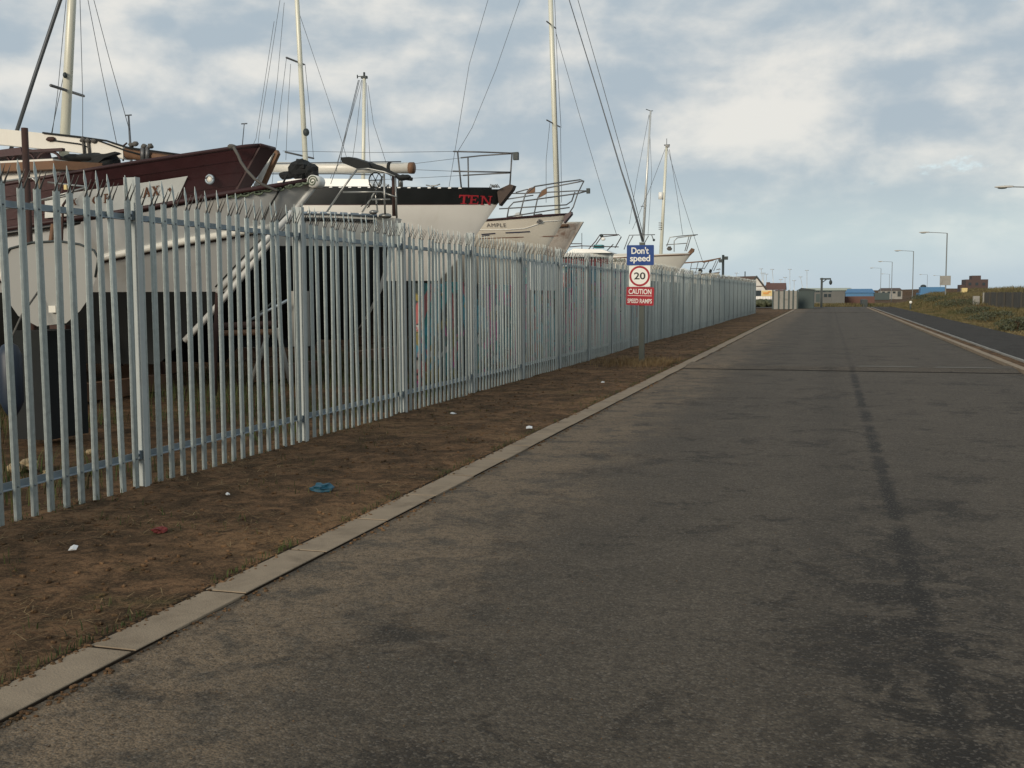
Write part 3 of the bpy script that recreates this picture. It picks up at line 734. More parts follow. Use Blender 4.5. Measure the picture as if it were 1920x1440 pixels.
for ch, x0, x1, y0, y1 in (('X', 134, 144, 373, 386), ('C', 172, 189, 368, 384), ('P', 194, 207, 364, 381), ('J', 250, 263, 351, 370), ('A', 267, 283, 352, 371), ('X', 284, 299, 350, 368)): px_letter(ch, x0, x1, y0, y1)
mb = MB(); mb.add(bul_decal('x', [(317, 352), (320, 352), (320, 359), (317, 359), (314, 354), (323, 353.4), (323, 355.6), (314, 356.4)], None, .042), [(0, 1, 2, 3), (4, 5, 6, 7)]); sub('star_mark', mb, M['letter_brown'], nb_)
# hawse port
c = bul_decal('x', [(393, 336)], None, .045)[0]
mb = MB(); ring = [c+Vector((math.cos(a)*.058, 0, math.sin(a)*.055)) for a in frange(0, 2*math.pi, 17)]; mb.tube(ring, .018, 6); part('hawse_ring', mb, M['galv_rail'], b1)
mb = MB(); mb.tube([c+Vector((0, -.004, 0)), c+Vector((0, .012, 0))], .048, 12); part('hawse_cover', mb, M['cream'], b1)
# scrollwork along the bow rail (raised curls) and the volute on the stem head
def on_hull(a, b, off=.02):
    p = PX(a, b, YB-.5)
    for _ in range(10):
        u = H1.xt-p.x
        for _ in range(3): q = H1.pt(max(0, u), min(p.z, zs1(max(0, u)))); u += q.x-p.x
        q = H1.pt(max(0, u), min(p.z, zs1(max(0, u))), -1, off); p = PX(a, b, q.y)
    return p
mb = MB()
import itertools
for (cx, cy, rr, sgn) in ((440, 366, 6.5, 1), (461, 363, 7, -1), (483, 360, 6.5, 1), (504, 355, 6, -1), (524, 353, 6, 1), (543, 349, 5.5, -1), (560, 346, 5, 1), (573, 342, 4, -1)):
    pts = []
    for i in range(15):
        a = i/14*math.pi*2.1; r_ = rr*(1-i/14*.75); pts.append(on_hull(cx+math.cos(a)*r_*1.5*sgn, cy+math.sin(a)*r_*.8))
    mb.tube(pts, .015, 5)
mb.tube([on_hull(x, 371-(x-425)*.19+3*math.sin(x*.14)) for x in range(425, 582, 7)], .013, 5)
part('scrollwork', mb, M['greenpaint'], b1)
vc = PX(592, 341, YB-.05)
mb = MB(); mb.tube([vc+Vector((0, -.10, 0)), vc+Vector((0, .12, 0))], .085, 14); part('volute', mb, M['panelwhite'], b1)
mb = MB(); pts = [vc+Vector((math.cos(a)*(.075-a*.0052), -.108, math.sin(a)*(.075-a*.0052))) for a in frange(0, 4*math.pi, 30)]; mb.tube(pts, .009, 5); part('volute_spiral', mb, M['greenpaint'], b1)
# second bulwark end on the far side
fp = P(YB+.75, (508, 283), (518, 281), (521, 288), (492, 352), (478, 352))
mb = MB(); mb.add([v for v in fp]+[v+Vector((0, .08, 0)) for v in fp], [(0, 1, 2, 3, 4), (9, 8, 7, 6, 5)]+[(i, i+5, (i+1) % 5+5, (i+1) % 5) for i in range(5)]); part('far_bulwark_end', mb, M['wood'], b1)
fp = P(YB+.70, (506, 288), (512, 286), (486, 346), (474, 350))
mb = MB(); mb.add([v for v in fp]+[v+Vector((0, .04, 0)) for v in fp], [(0, 1, 2, 3), (7, 6, 5, 4)]+[(i, i+4, (i+1) % 4+4, (i+1) % 4) for i in range(4)]); part('painted_panel', mb, M['panelwhite'], b1)
# rope over the bulwark
pts = [bul_pt(1.28+1.0, 1.03, -1, .03)]
rp = P(YB-.62, (438, 276), (446, 290), (452, 304), (463, 320), (478, 336), (492, 346)) + P(YB-.5, (506, 352), (520, 358))
mb = MB(); mb.tube(rp, .020, 6); part('mooring_rope', mb, M['rope'], b1)
mb = MB(); mb.ball(PX(435, 275, YB-.55), (.06, .06, .035), 8, 5, 0, .2); part('rope_knot', mb, M['rope'], b1)
# canvas bundle on the foredeck
cb = PX(562, 318, YB)
mb = MB(); mb.ball(cb+Vector((.02, 0, 0)), (.19, .17, .125), 12, 7, 0, .16); mb.ball(cb+Vector((.17, 0, -.03)), (.10, .12, .11), 9, 6, 0, .2); mb.ball(cb+Vector((-.19, 0, -.07)), (.14, .09, .055), 9, 6, 0, .2)
mb.ball(cb+Vector((.05, -.05, .05)), (.11, .12, .085), 8, 6, 0, .22); mb.sm = [False]*len(mb.f)
cv = link('windlass_cover', mb.mesh('windlass_cover', M['canvas']), label='black canvas cover bundled over gear on the carved bow', cat='canvas cover')
mb = MB(); mb.tube(P(YB-.35, (538, 328), (530, 345), (519, 365), (505, 388), (496, 408), (488, 420)), .014, 5)
link('hanging_cable', mb.mesh('hanging_cable', M['canvas']), label='black cable hanging from the canvas bundle down the carved bow', cat='cable')
# deckhouse
dy0, dy1 = YB-.95, YB+.95
A = PX(-70, 345, dy0); Bx = PX(112, 330, dy0); Cx = PX(168, 330, dy0+.3)
z0 = 2.7; zt = PX(60, 322, dy0).z
mb = MB(); mb.box(A.x-1.5, Bx.x, dy0, dy1, z0, zt); dh = part('deckhouse', mb, M['cream'], b1)
mb = MB(); mb.prism([(Bx.x, dy0+.002), (Bx.x+.42, dy0+.45), (Bx.x+.42, dy1-.45), (Bx.x, dy1-.002)], z0, zt-.002, 2); part('deckhouse_front', mb, M['hullwhite'], b1)  # forward face away from the sun: its shade put in as a greyer colour
mb = MB(); mb.prism([(A.x-1.6, dy0-.16), (Bx.x+.05, dy0-.16), (Bx.x+.6, dy0+.4), (Bx.x+.6, dy1-.4), (Bx.x+.05, dy1+.16), (A.x-1.6, dy1+.16)], zt+.002, zt+.115, 2); part('deckhouse_roof', mb, M['wood'], b1)
mb = MB(); mb.prism([(A.x-1.6, dy0-.10), (Bx.x-.02, dy0-.10), (Bx.x-.02, dy1+.1), (A.x-1.6, dy1+.1)], zt+.118, zt+.15, 2); part('roof_edge', mb, M['cream'], b1)
for i in range(4):                               # windows along the side
    wx = Bx.x-.72-i*.42
    mb = MB(); mb.prism([(wx-.14, zt-.05), (wx+.12, zt-.05), (wx+.15, zt-.30), (wx-.14, zt-.30)], dy0-.012, dy0-.002); part('window', mb, M['glass'] if i > 1 else M['cream'], b1)
mb = MB()                                        # arched roof rail
for i in range(6):
    x = Bx.x-.25-i*.42; mb.tube([(x+.19*math.cos(a), dy0+.1, zt+.15+.13*math.sin(a)) for a in frange(0, math.pi, 9)], .02, 5)
mb.box(Bx.x-2.7, Bx.x-.0, dy0+.07, dy0+.13, zt+.275, zt+.315); part('roof_rail', mb, M['maroon_dark'], b1)
mb = MB(); p = P(dy0+.05, (-60, 288), (38, 276), (42, 290), (-60, 300)); mb.add([v for v in p]+[v+Vector((0, .6, 0)) for v in p], [(0, 1, 2, 3), (7, 6, 5, 4)]+[(i, i+4, (i+1) % 4+4, (i+1) % 4) for i in range(4)]); part('roof_hatch', mb, M['maroon'], b1)
mb = MB()                                        # dark sail cover lying forward of the house
for (a, b, rx, rz) in ((120, 302, .25, .06), (145, 299, .28, .07), (170, 297, .26, .075), (195, 300, .25, .085), (205, 306, .16, .08), (180, 308, .2, .06)): mb.ball(PX(a, b, YB-.5), (rx, .2, rz), 10, 6, 0, .15)
part('sail_bundle', mb, M['canvas'], b1)
# lowered spar over the deck: white box section, brown inner end, fittings
sp = [PX(-260, 238, YB-.25), PX(0, 257, YB-.25), PX(130, 270, YB-.25), PX(238, 287, YB-.25)]
mb = MB()
vs = []
for p_, hh in zip(sp, (.12, .115, .11, .095)): vs += [p_+Vector((0, -.09, -hh)), p_+Vector((0, -.09, hh)), p_+Vector((0, .09, hh)), p_+Vector((0, .09, -hh))]
fs = [(4*i+q, 4*i+(q+1) % 4, 4*i+4+(q+1) % 4, 4*i+4+q) for i in range(3) for q in range(4)] + [(0, 3, 2, 1), (12, 13, 14, 15)]
mb.add(vs, fs); spar = part('lowered_spar', mb, M['cream'], b1)
mb = MB(); mb.tube([PX(238, 287, YB-.25), PX(290, 294, YB-.25), PX(350, 300, YB-.25)], [.085, .075, .06], 8); sub('spar_heel', mb, M['wood'], spar)
mb = MB(); mb.tube(P(YB-.36, (80, 249), (150, 257), (200, 264), (240, 277), (345, 291)), .014, 5); mb.tube(P(YB-.36, (90, 262), (150, 270), (165, 276)), .01, 5); mb.tube(P(YB-.36, (180, 262), (235, 282), (265, 290)), .012, 5); sub('spar_line', mb, M['canvas'], spar)
mb = MB()
for a, b in ((155, 262), (165, 264), (176, 264), (246, 272), (254, 270), (270, 274), (282, 274)): mb.ball(PX(a, b, YB-.36), (.045, .04, .035), 7, 5, 0, .25)
sub('spar_knots', mb, M['rope'], spar, kind='stuff')
for q_ in (((155, 256), (158, 288)), ((164, 258), (168, 290))): mb = MB(); mb.tube(P(YB-.36, *q_), .02, 5); sub('spar_lashing', mb, M['rope'], spar)
mb = MB(); mb.ball(PX(95, 261, YB-.36), (.085, .03, .035), 8, 5, 0, .2); sub('rusty_fitting', mb, M['rust'], spar)
mb = MB(); mb.tube(P(YB-.36, (268, 277), (268, 300)), .035, 8); mb.tube(P(YB-.36, (277, 276), (276, 301)), .03, 8); sub('spar_bracket', mb, M['steeldark'], spar)
polytube(b1, 'deck_frame', [P(YB-.3, (231, 272), (231, 302)), P(YB-.3, (238, 268), (232, 273)), P(YB-.3, (75, 270), (105, 288))], .012, 'rust')
mb = MB(); q = P(YB-.7, (168, 308), (190, 290), (215, 284), (220, 287), (195, 296), (178, 310)); mb.add([v for v in q]+[v+Vector((0, .1, 0)) for v in q], [tuple(range(6)), tuple(range(11, 5, -1))]+[(i, i+6, (i+1) % 6+6, (i+1) % 6) for i in range(6)]); part('dark_flap', mb, M['canvas'], b1)
ms, a_, b_ = mast(b1, YB+.2, (146, -220), (118, 330), .078, .055, 'mast', ((95, 160, 157, 180),))
mb = MB(); mb.box(a_.x-.1, a_.x+.1, YB+.1, YB+.3, 2.7, a_.z+.1); sub('mast_step', mb, M['wood'], ms)
mb = MB(); mb.ball(PX(122, 141, YB+.1), (.035, .035, .045), 6, 5); sub('mast_light', mb, M['dark'], ms)
stay(b1, P(YB+.1, (140, -60), (113, 0), (66, 140), (20, 282)), .030, 'wire', 'furled_forestay')
for q in (((131, 0), (122, 128), (88, 290)), ((150, 0), (155, 180), (155, 300)), ((165, 0), (190, 130), (220, 275)), ((176, 0), (205, 110), (243, 245)), ((124, 0), (108, 175), (98, 250))): stay(b1, P(YB+.3, *q), .005, 'wire', 'shroud')
cradle(YB, tip.x-6.2, tip.x-3.4, 'timber and steel cradle under the maroon and white boat', 1.05, 1.35)

# ---- trestle and beams seen below the bow
tr = thing('work_trestle', 'grey timber trestle with brown beam below the carved bow', 'trestle', tuple(PG(480, 745)))
Yt = 12.6
for (p0, p1, r_, m_) in ((((395, 612), (522, 607)), None, .05, 'rust'), (((395, 625), (520, 622)), None, .045, 'wood'), (((470, 600), (545, 560)), None, .02, 'galv_rail'), (((460, 610), (520, 560)), None, .015, 'dark'),
                         (((505, 620), (470, 720)), None, .03, 'concrete2'), (((520, 615), (545, 720)), None, .03, 'concrete2'), (((405, 620), (398, 715)), None, .035, 'rust')):
    mb = MB(); mb.tube(P(Yt, *p0), r_, 6); part('beam', mb, M[m_], tr)
mb = MB(); q = PX(540, 560, Yt+.2); q2 = PX(556, 650, Yt+.2); mb.box(q.x, q2.x+.1, Yt+.2, Yt+.4, q2.z, q.z+.1); part('upright_board', mb, M['concrete2'], tr)
ds = thing('diagonal_stay_bar', 'pale diagonal steel bar propped against the raked bow', 'prop', tuple(PG(400, 740)))
mb = MB(); mb.tube(P(YB-1.0, (548, 398), (480, 470), (408, 548)), .045, 6); part('bar', mb, M['hullwhite'], ds)
mb = MB(); mb.tube(P(YB-1.03, (540, 398), (470, 468), (404, 538)), .012, 5); part('cable', mb, M['black'], ds)
mb = MB(); mb.tube(P(YB-1.0, (408, 548), (404, 640), (402, 742)), .03, 6); part('leg', mb, M['rust'], ds)

# ---- rusty post and pale pole in front of boat 1
rp_ = PG(46, 905)
pst = PX(46, 240, 11.2); mb = MB(); mb.tube([(pst.x, pst.y, -.1), (pst.x, pst.y, pst.z)], .042, 10)
link('rusty_pole', mb.mesh('rusty_pole', M['rust']), label='tall rusty steel pole standing among the boats at the far left', cat='pole')
q = PX(71, 335, 10.9); mb = MB(); mb.tube([(q.x, q.y, 0), (q.x, q.y, q.z)], .024, 7)
link('timber_pole', mb.mesh('timber_pole', M['woodpale']), label='thin pale timber pole right of the rusty pole', cat='pole')
# struts of rail work by the bow at the left
lad = thing('boarding_ladder', 'grey boarding ladder frame leaning on the maroon bulwark', 'ladder', tuple(PG(100, 880)))
for q in (((-30, 345), (60, 333), (72, 345)), ((90, 342), (160, 350), (158, 358)), ((-20, 400), (90, 372), (160, 352)), ((85, 375), (130, 366))):
    mb = MB(); mb.tube(P(11.2, *q), .014, 6); part('rail', mb, M['steel'], lad)
mb = MB(); mb.tube(P(11.3, (130, 368), (118, 385), (115, 480), (112, 560)), .016, 6); part('strut', mb, M['rust'], lad)
mb = MB(); mb.tube(P(11.3, (100, 420), (92, 480)), .03, 6); part('strut', mb, M['wood'], lad)
mb = MB(); q = PX(124, 348, 11.2); mb.box(q.x-.02, q.x+.02, q.y-.02, q.y+.02, q.z-.05, q.z+.01); part('clamp', mb, M['yellow'], lad)

# ---- grey transom boat at far left
ty = 8.6
tb = thing('dinghy', 'small dinghy with flat grey transom raised behind the left end of the fence', 'dinghy', (PX(90, 600, ty).x, ty, 0))
out_px = [(34, 592), (70, 612), (124, 606), (150, 583), (166, 560), (180, 520), (186, 485), (178, 470), (150, 458), (110, 452), (60, 455), (20, 466), (4, 490), (2, 520), (12, 560)]
base = P(ty, *out_px); n = len(base); mb = MB(); cx = sum(v.x for v in base)/n
rings = []
for k_, (dyy, sc) in enumerate(((0, 1), (.04, 1.0), (.8, 1.05), (1.5, .9), (1.9, .5))):
    for v in base: rings.append(Vector((cx-.88*dyy+(v.x-cx)*sc, ty+dyy, v.z*1.0+dyy*.03 if k_ < 4 else v.z*.5+.9)))
fs = [tuple(range(n))]; mi = [0]
mb.add(rings, fs, 0); 
for k_ in range(4): mb.add([], [], 0); mb.f += [(k_*n+i, k_*n+(i+1) % n, (k_+1)*n+(i+1) % n, (k_+1)*n+i) for i in range(n)]; mb.mi += [1]*n; mb.sm += [False]*n
part('hull', mb, [M['tank'], M['cream']], tb)
mb = MB(); mb.tube([v+Vector((0, -.01, 0)) for v in base[5:13]], .012, 5); part('transom_edge', mb, M['dark'], tb)
q = PX(102, 582, ty-.03); mb = MB(); mb.box(q.x-.05, q.x+.03, ty-.05, ty, q.z-.02, q.z+.045); part('outlet', mb, M['cream'], tb)
mb = MB(); mb.box(cx-.75, cx-.35, ty+.3, ty+.9, .1, 1.2); part('support_block', mb, M['antifoul'], tb)
dr = thing('fender', 'dark blue boat fender hanging behind the fence at the left edge', 'fender', (PX(20, 700, 8.1).x, 8.1, 0))
xx = PX(20, 700, 8.1).x; zt_, zb_ = PX(20, 642, 8.1).z, PX(20, 785, 8.1).z
mb = MB(); mb.tube([(xx, 8.1, zb_), (xx, 8.1, zb_+.08), (xx, 8.1, zb_+.16), (xx, 8.1, zt_-.12), (xx, 8.1, zt_-.03), (xx, 8.1, zt_)], [.02, .07, .105, .105, .07, .02], 14); part('body', mb, M['blueplastic'], dr)
mb = MB(); mb.tube([(xx, 8.1, zt_), (xx-.02, 8.3, zt_+.25), (xx-.05, 8.6, zt_+.5)], .01, 5); part('lanyard', mb, M['rope'], dr)

# ---- boat 2: rounded cream stern with steel frame, boom above
Y2 = 17.3; e2 = PX(748, 440, Y2)
b2 = thing('sailing_boat', 'cream yacht with rounded stern and steel gantry frame left of the black-striped yacht', 'sailing boat', (e2.x-4, Y2, 0), 'laid-up boats behind the fence')
def zs2(u): return PX(690, 403, Y2-.9).z + .02 - .03*max(0, .8-u)
H2 = Hull(e2.x, Y2, 9, 1.35, zs2, .75, .55, lb=1.9, pb=.55, sternw=.7, nb=2.0, nm=3.2, curve=.8, blunt=.10)
H2.build(b2, [M['cream'], M['cream'], M['antifoul']], [(.03, 0)], 2.36)
mb = MB(); mb.tube(H2.line(.20, 7, lambda u: zs2(u)-.085, -1, .01, 34), .032, 6); part('rubber_strip', mb, M['black'], b2)
mb = MB(); mb.tube(H2.line(.20, 7, lambda u: zs2(u)+.01, -1, -.01, 34), .034, 6); tr2 = part('toe_rail', mb, M['galv_rail'], b2)
mb = MB()
for i in range(18):
    p_ = H2.pt(.25+i*.14, zs2(1)+.02, -1, .028); mb.box(p_.x-.03, p_.x+.03, p_.y-.006, p_.y+.004, p_.z-.012, p_.z+.012)
sub('rail_slot', mb, M['white'], tr2, kind='stuff')
Yn, Yf = Y2-.75, Y2+.55
polytube(b2, 'frame_tube', [P(Yn, (611, 400), (640, 357), (669, 318)), P(Yn, (722, 402), (720, 326)), P(Yn, (643, 360), (716, 360)), P(Yn, (697, 374), (731, 374)), P(Yn, (716, 360), (744, 370)),
                             P(Y2-.3, (744, 409), (741, 330)), P(Yf, (679, 398), (705, 357), (718, 330)), P(Yf, (708, 398), (702, 345)), P(Yn, (669, 318), (690, 316), (720, 322), (741, 331))], .016, 'steel', True)
mb = MB(); q = P(Yn, (638, 295), (654, 294), (690, 305), (696, 317), (673, 318), (641, 305)); mb.add([v for v in q]+[v+Vector((0, .3, .02)) for v in q], [tuple(range(6)), tuple(range(11, 5, -1))]+[(i, i+6, (i+1) % 6+6, (i+1) % 6) for i in range(6)]); part('folded_canopy', mb, M['canvas'], b2)
mb = MB(); mb.tube(P(Yn+.1, (690, 309), (715, 316), (735, 326), (752, 333), (773, 336)), [.05, .045, .04, .035, .03], 7); mb.ball(PX(757, 333, Yn+.1), (.14, .08, .05), 8, 6, 0, .2); part('canopy_arm', mb, M['canvas'], b2)
mb = MB(); mb.tube(P(Y2-.2, (738, 328), (739, 405)), .035, 7); part('mizzen_post', mb, M['rust'], b2)
q = PX(751, 340, Y2-.2); mb = MB(); mb.tube([q-Vector((0, 0, .09)), q+Vector((0, 0, .07))], .045, 8); part('lantern', mb, M['steel'], b2)
mb = MB(); wc = PX(704, 338, Y2-.4); mb.tube([wc+Vector((math.cos(a)*.12, 0, math.sin(a)*.13)) for a in frange(0, 2*math.pi, 15)], .011, 5)
for k_ in range(6): a = k_*math.pi/3; mb.tube([wc, wc+Vector((math.cos(a)*.12, 0, math.sin(a)*.13))], .007, 4)
part('steering_wheel', mb, M['black'], b2)
mb = MB()
for i in range(9):
    p0 = PX(random.uniform(684, 735), random.uniform(345, 360), Y2-.5); p1 = PX(random.uniform(670, 740), random.uniform(370, 392), Y2-.5); mb.tube([p0, (p0+p1)/2+Vector((random.uniform(-.1, .1), 0, -.05)), p1], .008, 4)
part('tangled_line', mb, M['canvas'], b2)
mb = MB(); mb.ball(PX(722, 405, Y2-.5), (.12, .1, .05), 10, 6); mb.ball(PX(700, 398, Y2-.7), (.08, .06, .04), 8, 5); part('vent', mb, M['steel'], b2)
bm = MB(); bm.tube(P(Y2+.1, (484, 313), (600, 315), (772, 315)), .095, 12); bo = part('boom', bm, M['cream'], b2)
mb = MB(); mb.tube(P(Y2+.1, (768, 315), (776, 315)), .10, 12); sub('boom_end', mb, M['wood'], bo)
mb = MB(); q = PX(732, 315, Y2+.1); mb.tube([q-Vector((.03, 0, 0)), q+Vector((.03, 0, 0))], .103, 12); sub('boom_strap', mb, M['canvas'], bo)
mb = MB(); mb.tube(P(Y2-.02, (484, 305), (520, 306), (752, 303)), .009, 4); mb.tube(P(Y2-.02, (510, 326), (640, 326), (700, 328)), .009, 4); sub('boom_line', mb, M['wire'], bo)
ms, a_, b_ = mast(b2, Y2+.1, (537, -190), (574, 312), .0, .0, 'mast') if False else (None, None, None)
stay(b2, P(Y2, (672, 150), (650, 240), (634, 305), (620, 345)), .006, 'wire'); stay(b2, P(Y2+.2, (674, 150), (640, 290), (636, 325)), .006, 'wire')
cradle(Y2, e2.x-5.0, e2.x-2.2, 'timber and steel cradle under the yacht with the steel gantry frame', 1.15, 1.05)

# ---- boat 3: black sheer stripe, red TEN
Y3 = 22.6; e3 = PX(952, 354, Y3)
b3 = thing('sailing_boat', 'cream yacht with black sheer stripe and red letters TEN on its raked bow', 'sailing boat', (e3.x-5, Y3, 0), 'laid-up boats behind the fence')
_B3 = Hull(e3.x, Y3, 12.5, 1.75, None, 1.2, 1.95, lb=5.5, pb=.8, sternw=.75)
zs3 = table(lambda u: zfit(e3.x-u, Y3-_B3.beam(u), [(952, 355), (700, 353), (560, 352), (300, 352)]), 9.0)
zst3 = table(lambda u: zfit(e3.x-u-.2, Y3-_B3.beam(u), [(940, 382.5), (560, 383.5), (300, 384)]), 9.0)
H3 = Hull(e3.x, Y3, 12.5, 1.75, zs3, 1.2, 1.95, lb=5.5, pb=.8, sternw=.75, nb=1.15, nm=2.6, curve=.25)
H3.build(b3, [M['black'], M['tenwhite'], M['antifoul']], [(lambda u: zs3(u)-zst3(u), 0)], 1.85)
mb = MB(); mb.tube(H3.line(.02, 11, lambda u: zst3(u)-.005, -1, .004, 26), .008, 5); part('pinstripe', mb, M['maroon'], b3)
mb = MB(); mb.tube(H3.line(.3, 11, lambda u: zs3(u)+.02, -1, -.03, 26), .022, 5); mb.tube(H3.line(.3, 11, lambda u: zs3(u)+.02, 1, -.03, 26), .022, 5); tr3 = part('toe_rail', mb, M['black'], b3)
mb = MB()
for i in range(30):
    p_ = H3.pt(.9+i*.2, zs3(.9+i*.2)+.018, -1, .002); mb.box(p_.x-.035, p_.x+.035, p_.y-.006, p_.y+.004, p_.z-.010, p_.z+.012)
sub('rail_slot', mb, M['white'], tr3, kind='stuff')
ya = PX(870, 370, Y3-1.0)
for ch, xa, xb in (('T', 843, 862), ('E', 860, 877), ('N', 878, 898)):
    p0, p1 = PX(xa, 378.5, Y3-1.05), PX(xb-1, 361, Y3-1.05)
    H3.decal('letter', b3, quads_text(SER[ch], p0.x, p1.x-.01, p0.z, p1.z, .24), M['letter_red'], .02)
q = P(Y3-.05, (934, 357), (958, 346), (965, 348), (962, 356), (938, 386)); mb = MB(); mb.add([v+Vector((0, -.09, 0)) for v in q]+[v+Vector((0, .14, 0)) for v in q], [tuple(range(5)), tuple(range(9, 4, -1))]+[(i, i+5, (i+1) % 5+5, (i+1) % 5) for i in range(5)]); part('stem_head', mb, M['stemwood'], b3)
Yn, Yf = Y3-.75, Y3+.75
polytube(b3, 'pulpit', [P(Yn, (850, 284), (900, 285))+P(Y3-.1, (958, 287), (972, 286)), P(Yn, (858, 285), (865, 352)), P(Yn, (849, 321), (900, 322))+P(Y3-.1, (958, 323)),
                        P(Yf, (864, 296), (900, 292))+P(Y3-.1, (958, 288)), P(Yf, (877.5, 295), (878.5, 352)), P(Yf, (868, 329), (900, 327))+P(Y3-.1, (957, 324)), P(Y3-.1, (960, 287), (956, 348))], .017, 'steeldark')
q = PX(967, 292, Y3-.1); mb = MB(); mb.box(q.x-.05, q.x+.06, q.y-.05, q.y+.05, q.z-.09, q.z+.07); part('navigation_light', mb, M['dark'], b3)
for p_ in (((850, 284), (700, 286), (530, 283)), ((849, 321), (775, 318), (640, 316))): stay(b3, P(Yn, *p_), .005, 'wire', 'guard_wire')
for p_ in (((864, 296), (775, 307), (640, 320)), ((868, 329), (775, 334), (640, 340))): stay(b3, P(Yf, *p_), .005, 'wire', 'guard_wire')
q = PX(812, 351, Y3-.8); mb = MB(); mb.tube([q+Vector((-.16, 0, .05)), q+Vector((-.06, 0, .03)), q+Vector((.06, 0, .03)), q+Vector((.16, 0, .06))], .014, 5); mb.tube([q, q+Vector((0, 0, .03))], .03, 6); part('cleat', mb, M['steel'], b3)
mb = MB(); [mb.tube([PX(918+i*3, 352, Y3-.3), PX(920+i*3, 346+random.uniform(-1, 2), Y3-.3), PX(925+i*3, 352, Y3-.3)], .012, 5) for i in range(5)]; part('deck_chain', mb, M['rope'], b3)
q = P(Y3-.6, (520, 340), (560, 334), (690, 336), (700, 352), (520, 352)); mb = MB(); mb.add([v for v in q]+[v+Vector((0, 1.2, 0)) for v in q], [tuple(range(5)), tuple(range(9, 4, -1))]+[(i, i+5, (i+1) % 5+5, (i+1) % 5) for i in range(5)]); part('coachroof', mb, M['white'], b3)
ms, a_, b_ = mast(b3, Y3, (544, -240), (575, 345), .062, .048, 'mast', ((537, 108, 570, 121), (535, 285, 588, 297)))
mb = MB(); mb.ball(PX(574, 248, Y3-.1), (.08, .07, .09), 8, 6); sub('radar_reflector', mb, M['dark'], ms)
for q in (((556, 10), (610, 170), (640, 262), (660, 330)), ((525, 0), (505, 130), (486, 250), (476, 345)), ((537, 110), (526, 200), (510, 345)), ((514, 40), (480, 260), (462, 300)), ((572, 120), (580, 200), (588, 297)),
          ((975, 0), (930, 130), (885, 240), (858, 285)), ((915, 0), (880, 120), (842, 350)), ((545, 120), (540, 200), (536, 300)), ((533, 5), (520, 150), (505, 260))): stay(b3, P(Y3+.2, *q), .0055, 'wire', 'shroud')
cradle(Y3, e3.x-6.4, e3.x-3.2, 'timber and steel cradle under the black-striped yacht', 1.5, 1.35)

# ---- boat 4: warm cream, AMPLE
Y4 = 29.4; e4 = PX(1064, 403, Y4)
b4 = thing('sailing_boat', 'warm cream ketch with tall steel bow pulpit and AMPLE lettered beside the black-striped yacht', 'sailing boat', (e4.x-5, Y4, 0), 'laid-up boats behind the fence')
def zs4(u): return e4.z-.105*min(u, 6)+.006*min(u, 6)**2
H4 = Hull(e4.x, Y4, 11.5, 1.65, zs4, 1.1, 1.7, lb=4.8, pb=.75, sternw=.7, nb=1.2, nm=2.8, curve=.3)
H4.build(b4, [M['ample'], M['ample'], M['antifoul_brown']], [(.04, 0)], 1.75)
mb = MB(); mb.tube(H4.line(0, 9, lambda u: zs4(u)+.02, -1, .012), .035, 6); mb.tube(H4.line(0, 9, lambda u: zs4(u)+.02, 1, .012), .035, 6); part('cap_rail', mb, M['maroon_dark'], b4)
q = P(Y4, (1061, 403), (1072, 397), (1073, 402), (1059, 419), (1058, 412)); mb = MB(); mb.add([v+Vector((0, -.12, 0)) for v in q]+[v+Vector((0, .12, 0)) for v in q], [tuple(range(5)), tuple(range(9, 4, -1))]+[(i, i+5, (i+1) % 5+5, (i+1) % 5) for i in range(5)]); part('stem_head', mb, M['maroon'], b4)
p0, p1 = PX(913, 427, Y4-1.1), PX(945, 420, Y4-1.1)
H4.decal('lettering', b4, fit_text('AMPLE', p0.x, p1.x, p0.z+.02, p1.z+.03, .0, 1.15), M['letter_grey'], .02)
def pxline4(pts, wdt):
    vs = []; fs = []
    for a, b in pts:
        p_ = PX(a, b, Y4-1.0); vs += [(p_.x, p_.z-wdt/2), (p_.x, p_.z+wdt/2)]
    for i in range(len(pts)-1): fs.append((2*i, 2*i+2, 2*i+3, 2*i+1))
    return vs, fs
mb = MB(); mb.tube([H4.pt(max(0, e4.x-p_.x-.1), p_.z, -1, .012) for p_ in P(Y4-.9, (905, 432), (960, 430), (985, 427), (1000, 420), (1012, 413), (1030, 411), (1050, 409))], .010, 5); part('moulded_line', mb, M['white'], b4)
H4.decal('dark_flash', b4, pxline4([(945, 436), (965, 434.5), (985, 432.5)], .030), M['stripe_blue'], .015)
H4.decal('dark_flash', b4, pxline4([(905, 440), (928, 437.5)], .030), M['stripe_blue'], .015)
H4.decal('dark_flash', b4, pxline4([(905, 443), (918, 441)], .020), M['stripe_blue'], .015)
H4.decal('boot_line', b4, pxline4([(900, 448), (960, 444), (1030, 439)], .022), M['letter_brown'], .015)
c = H4.pt(.62, PX(1028, 415, Y4-.4).z, -1, .01); mb = MB()
mb.tube([c+Vector((math.cos(a)*.085, .0-.003*math.cos(a), math.sin(a)*.045)) for a in frange(0, 2*math.pi, 15)], .018, 5); mb.tube([c+Vector((-.05, .01, 0)), c+Vector((.05, .01, 0))], .03, 6); part('fairlead', mb, M['steeldark'], b4)
Yn, Ym, Yf = Y4-.9, Y4-.1, Y4+.8
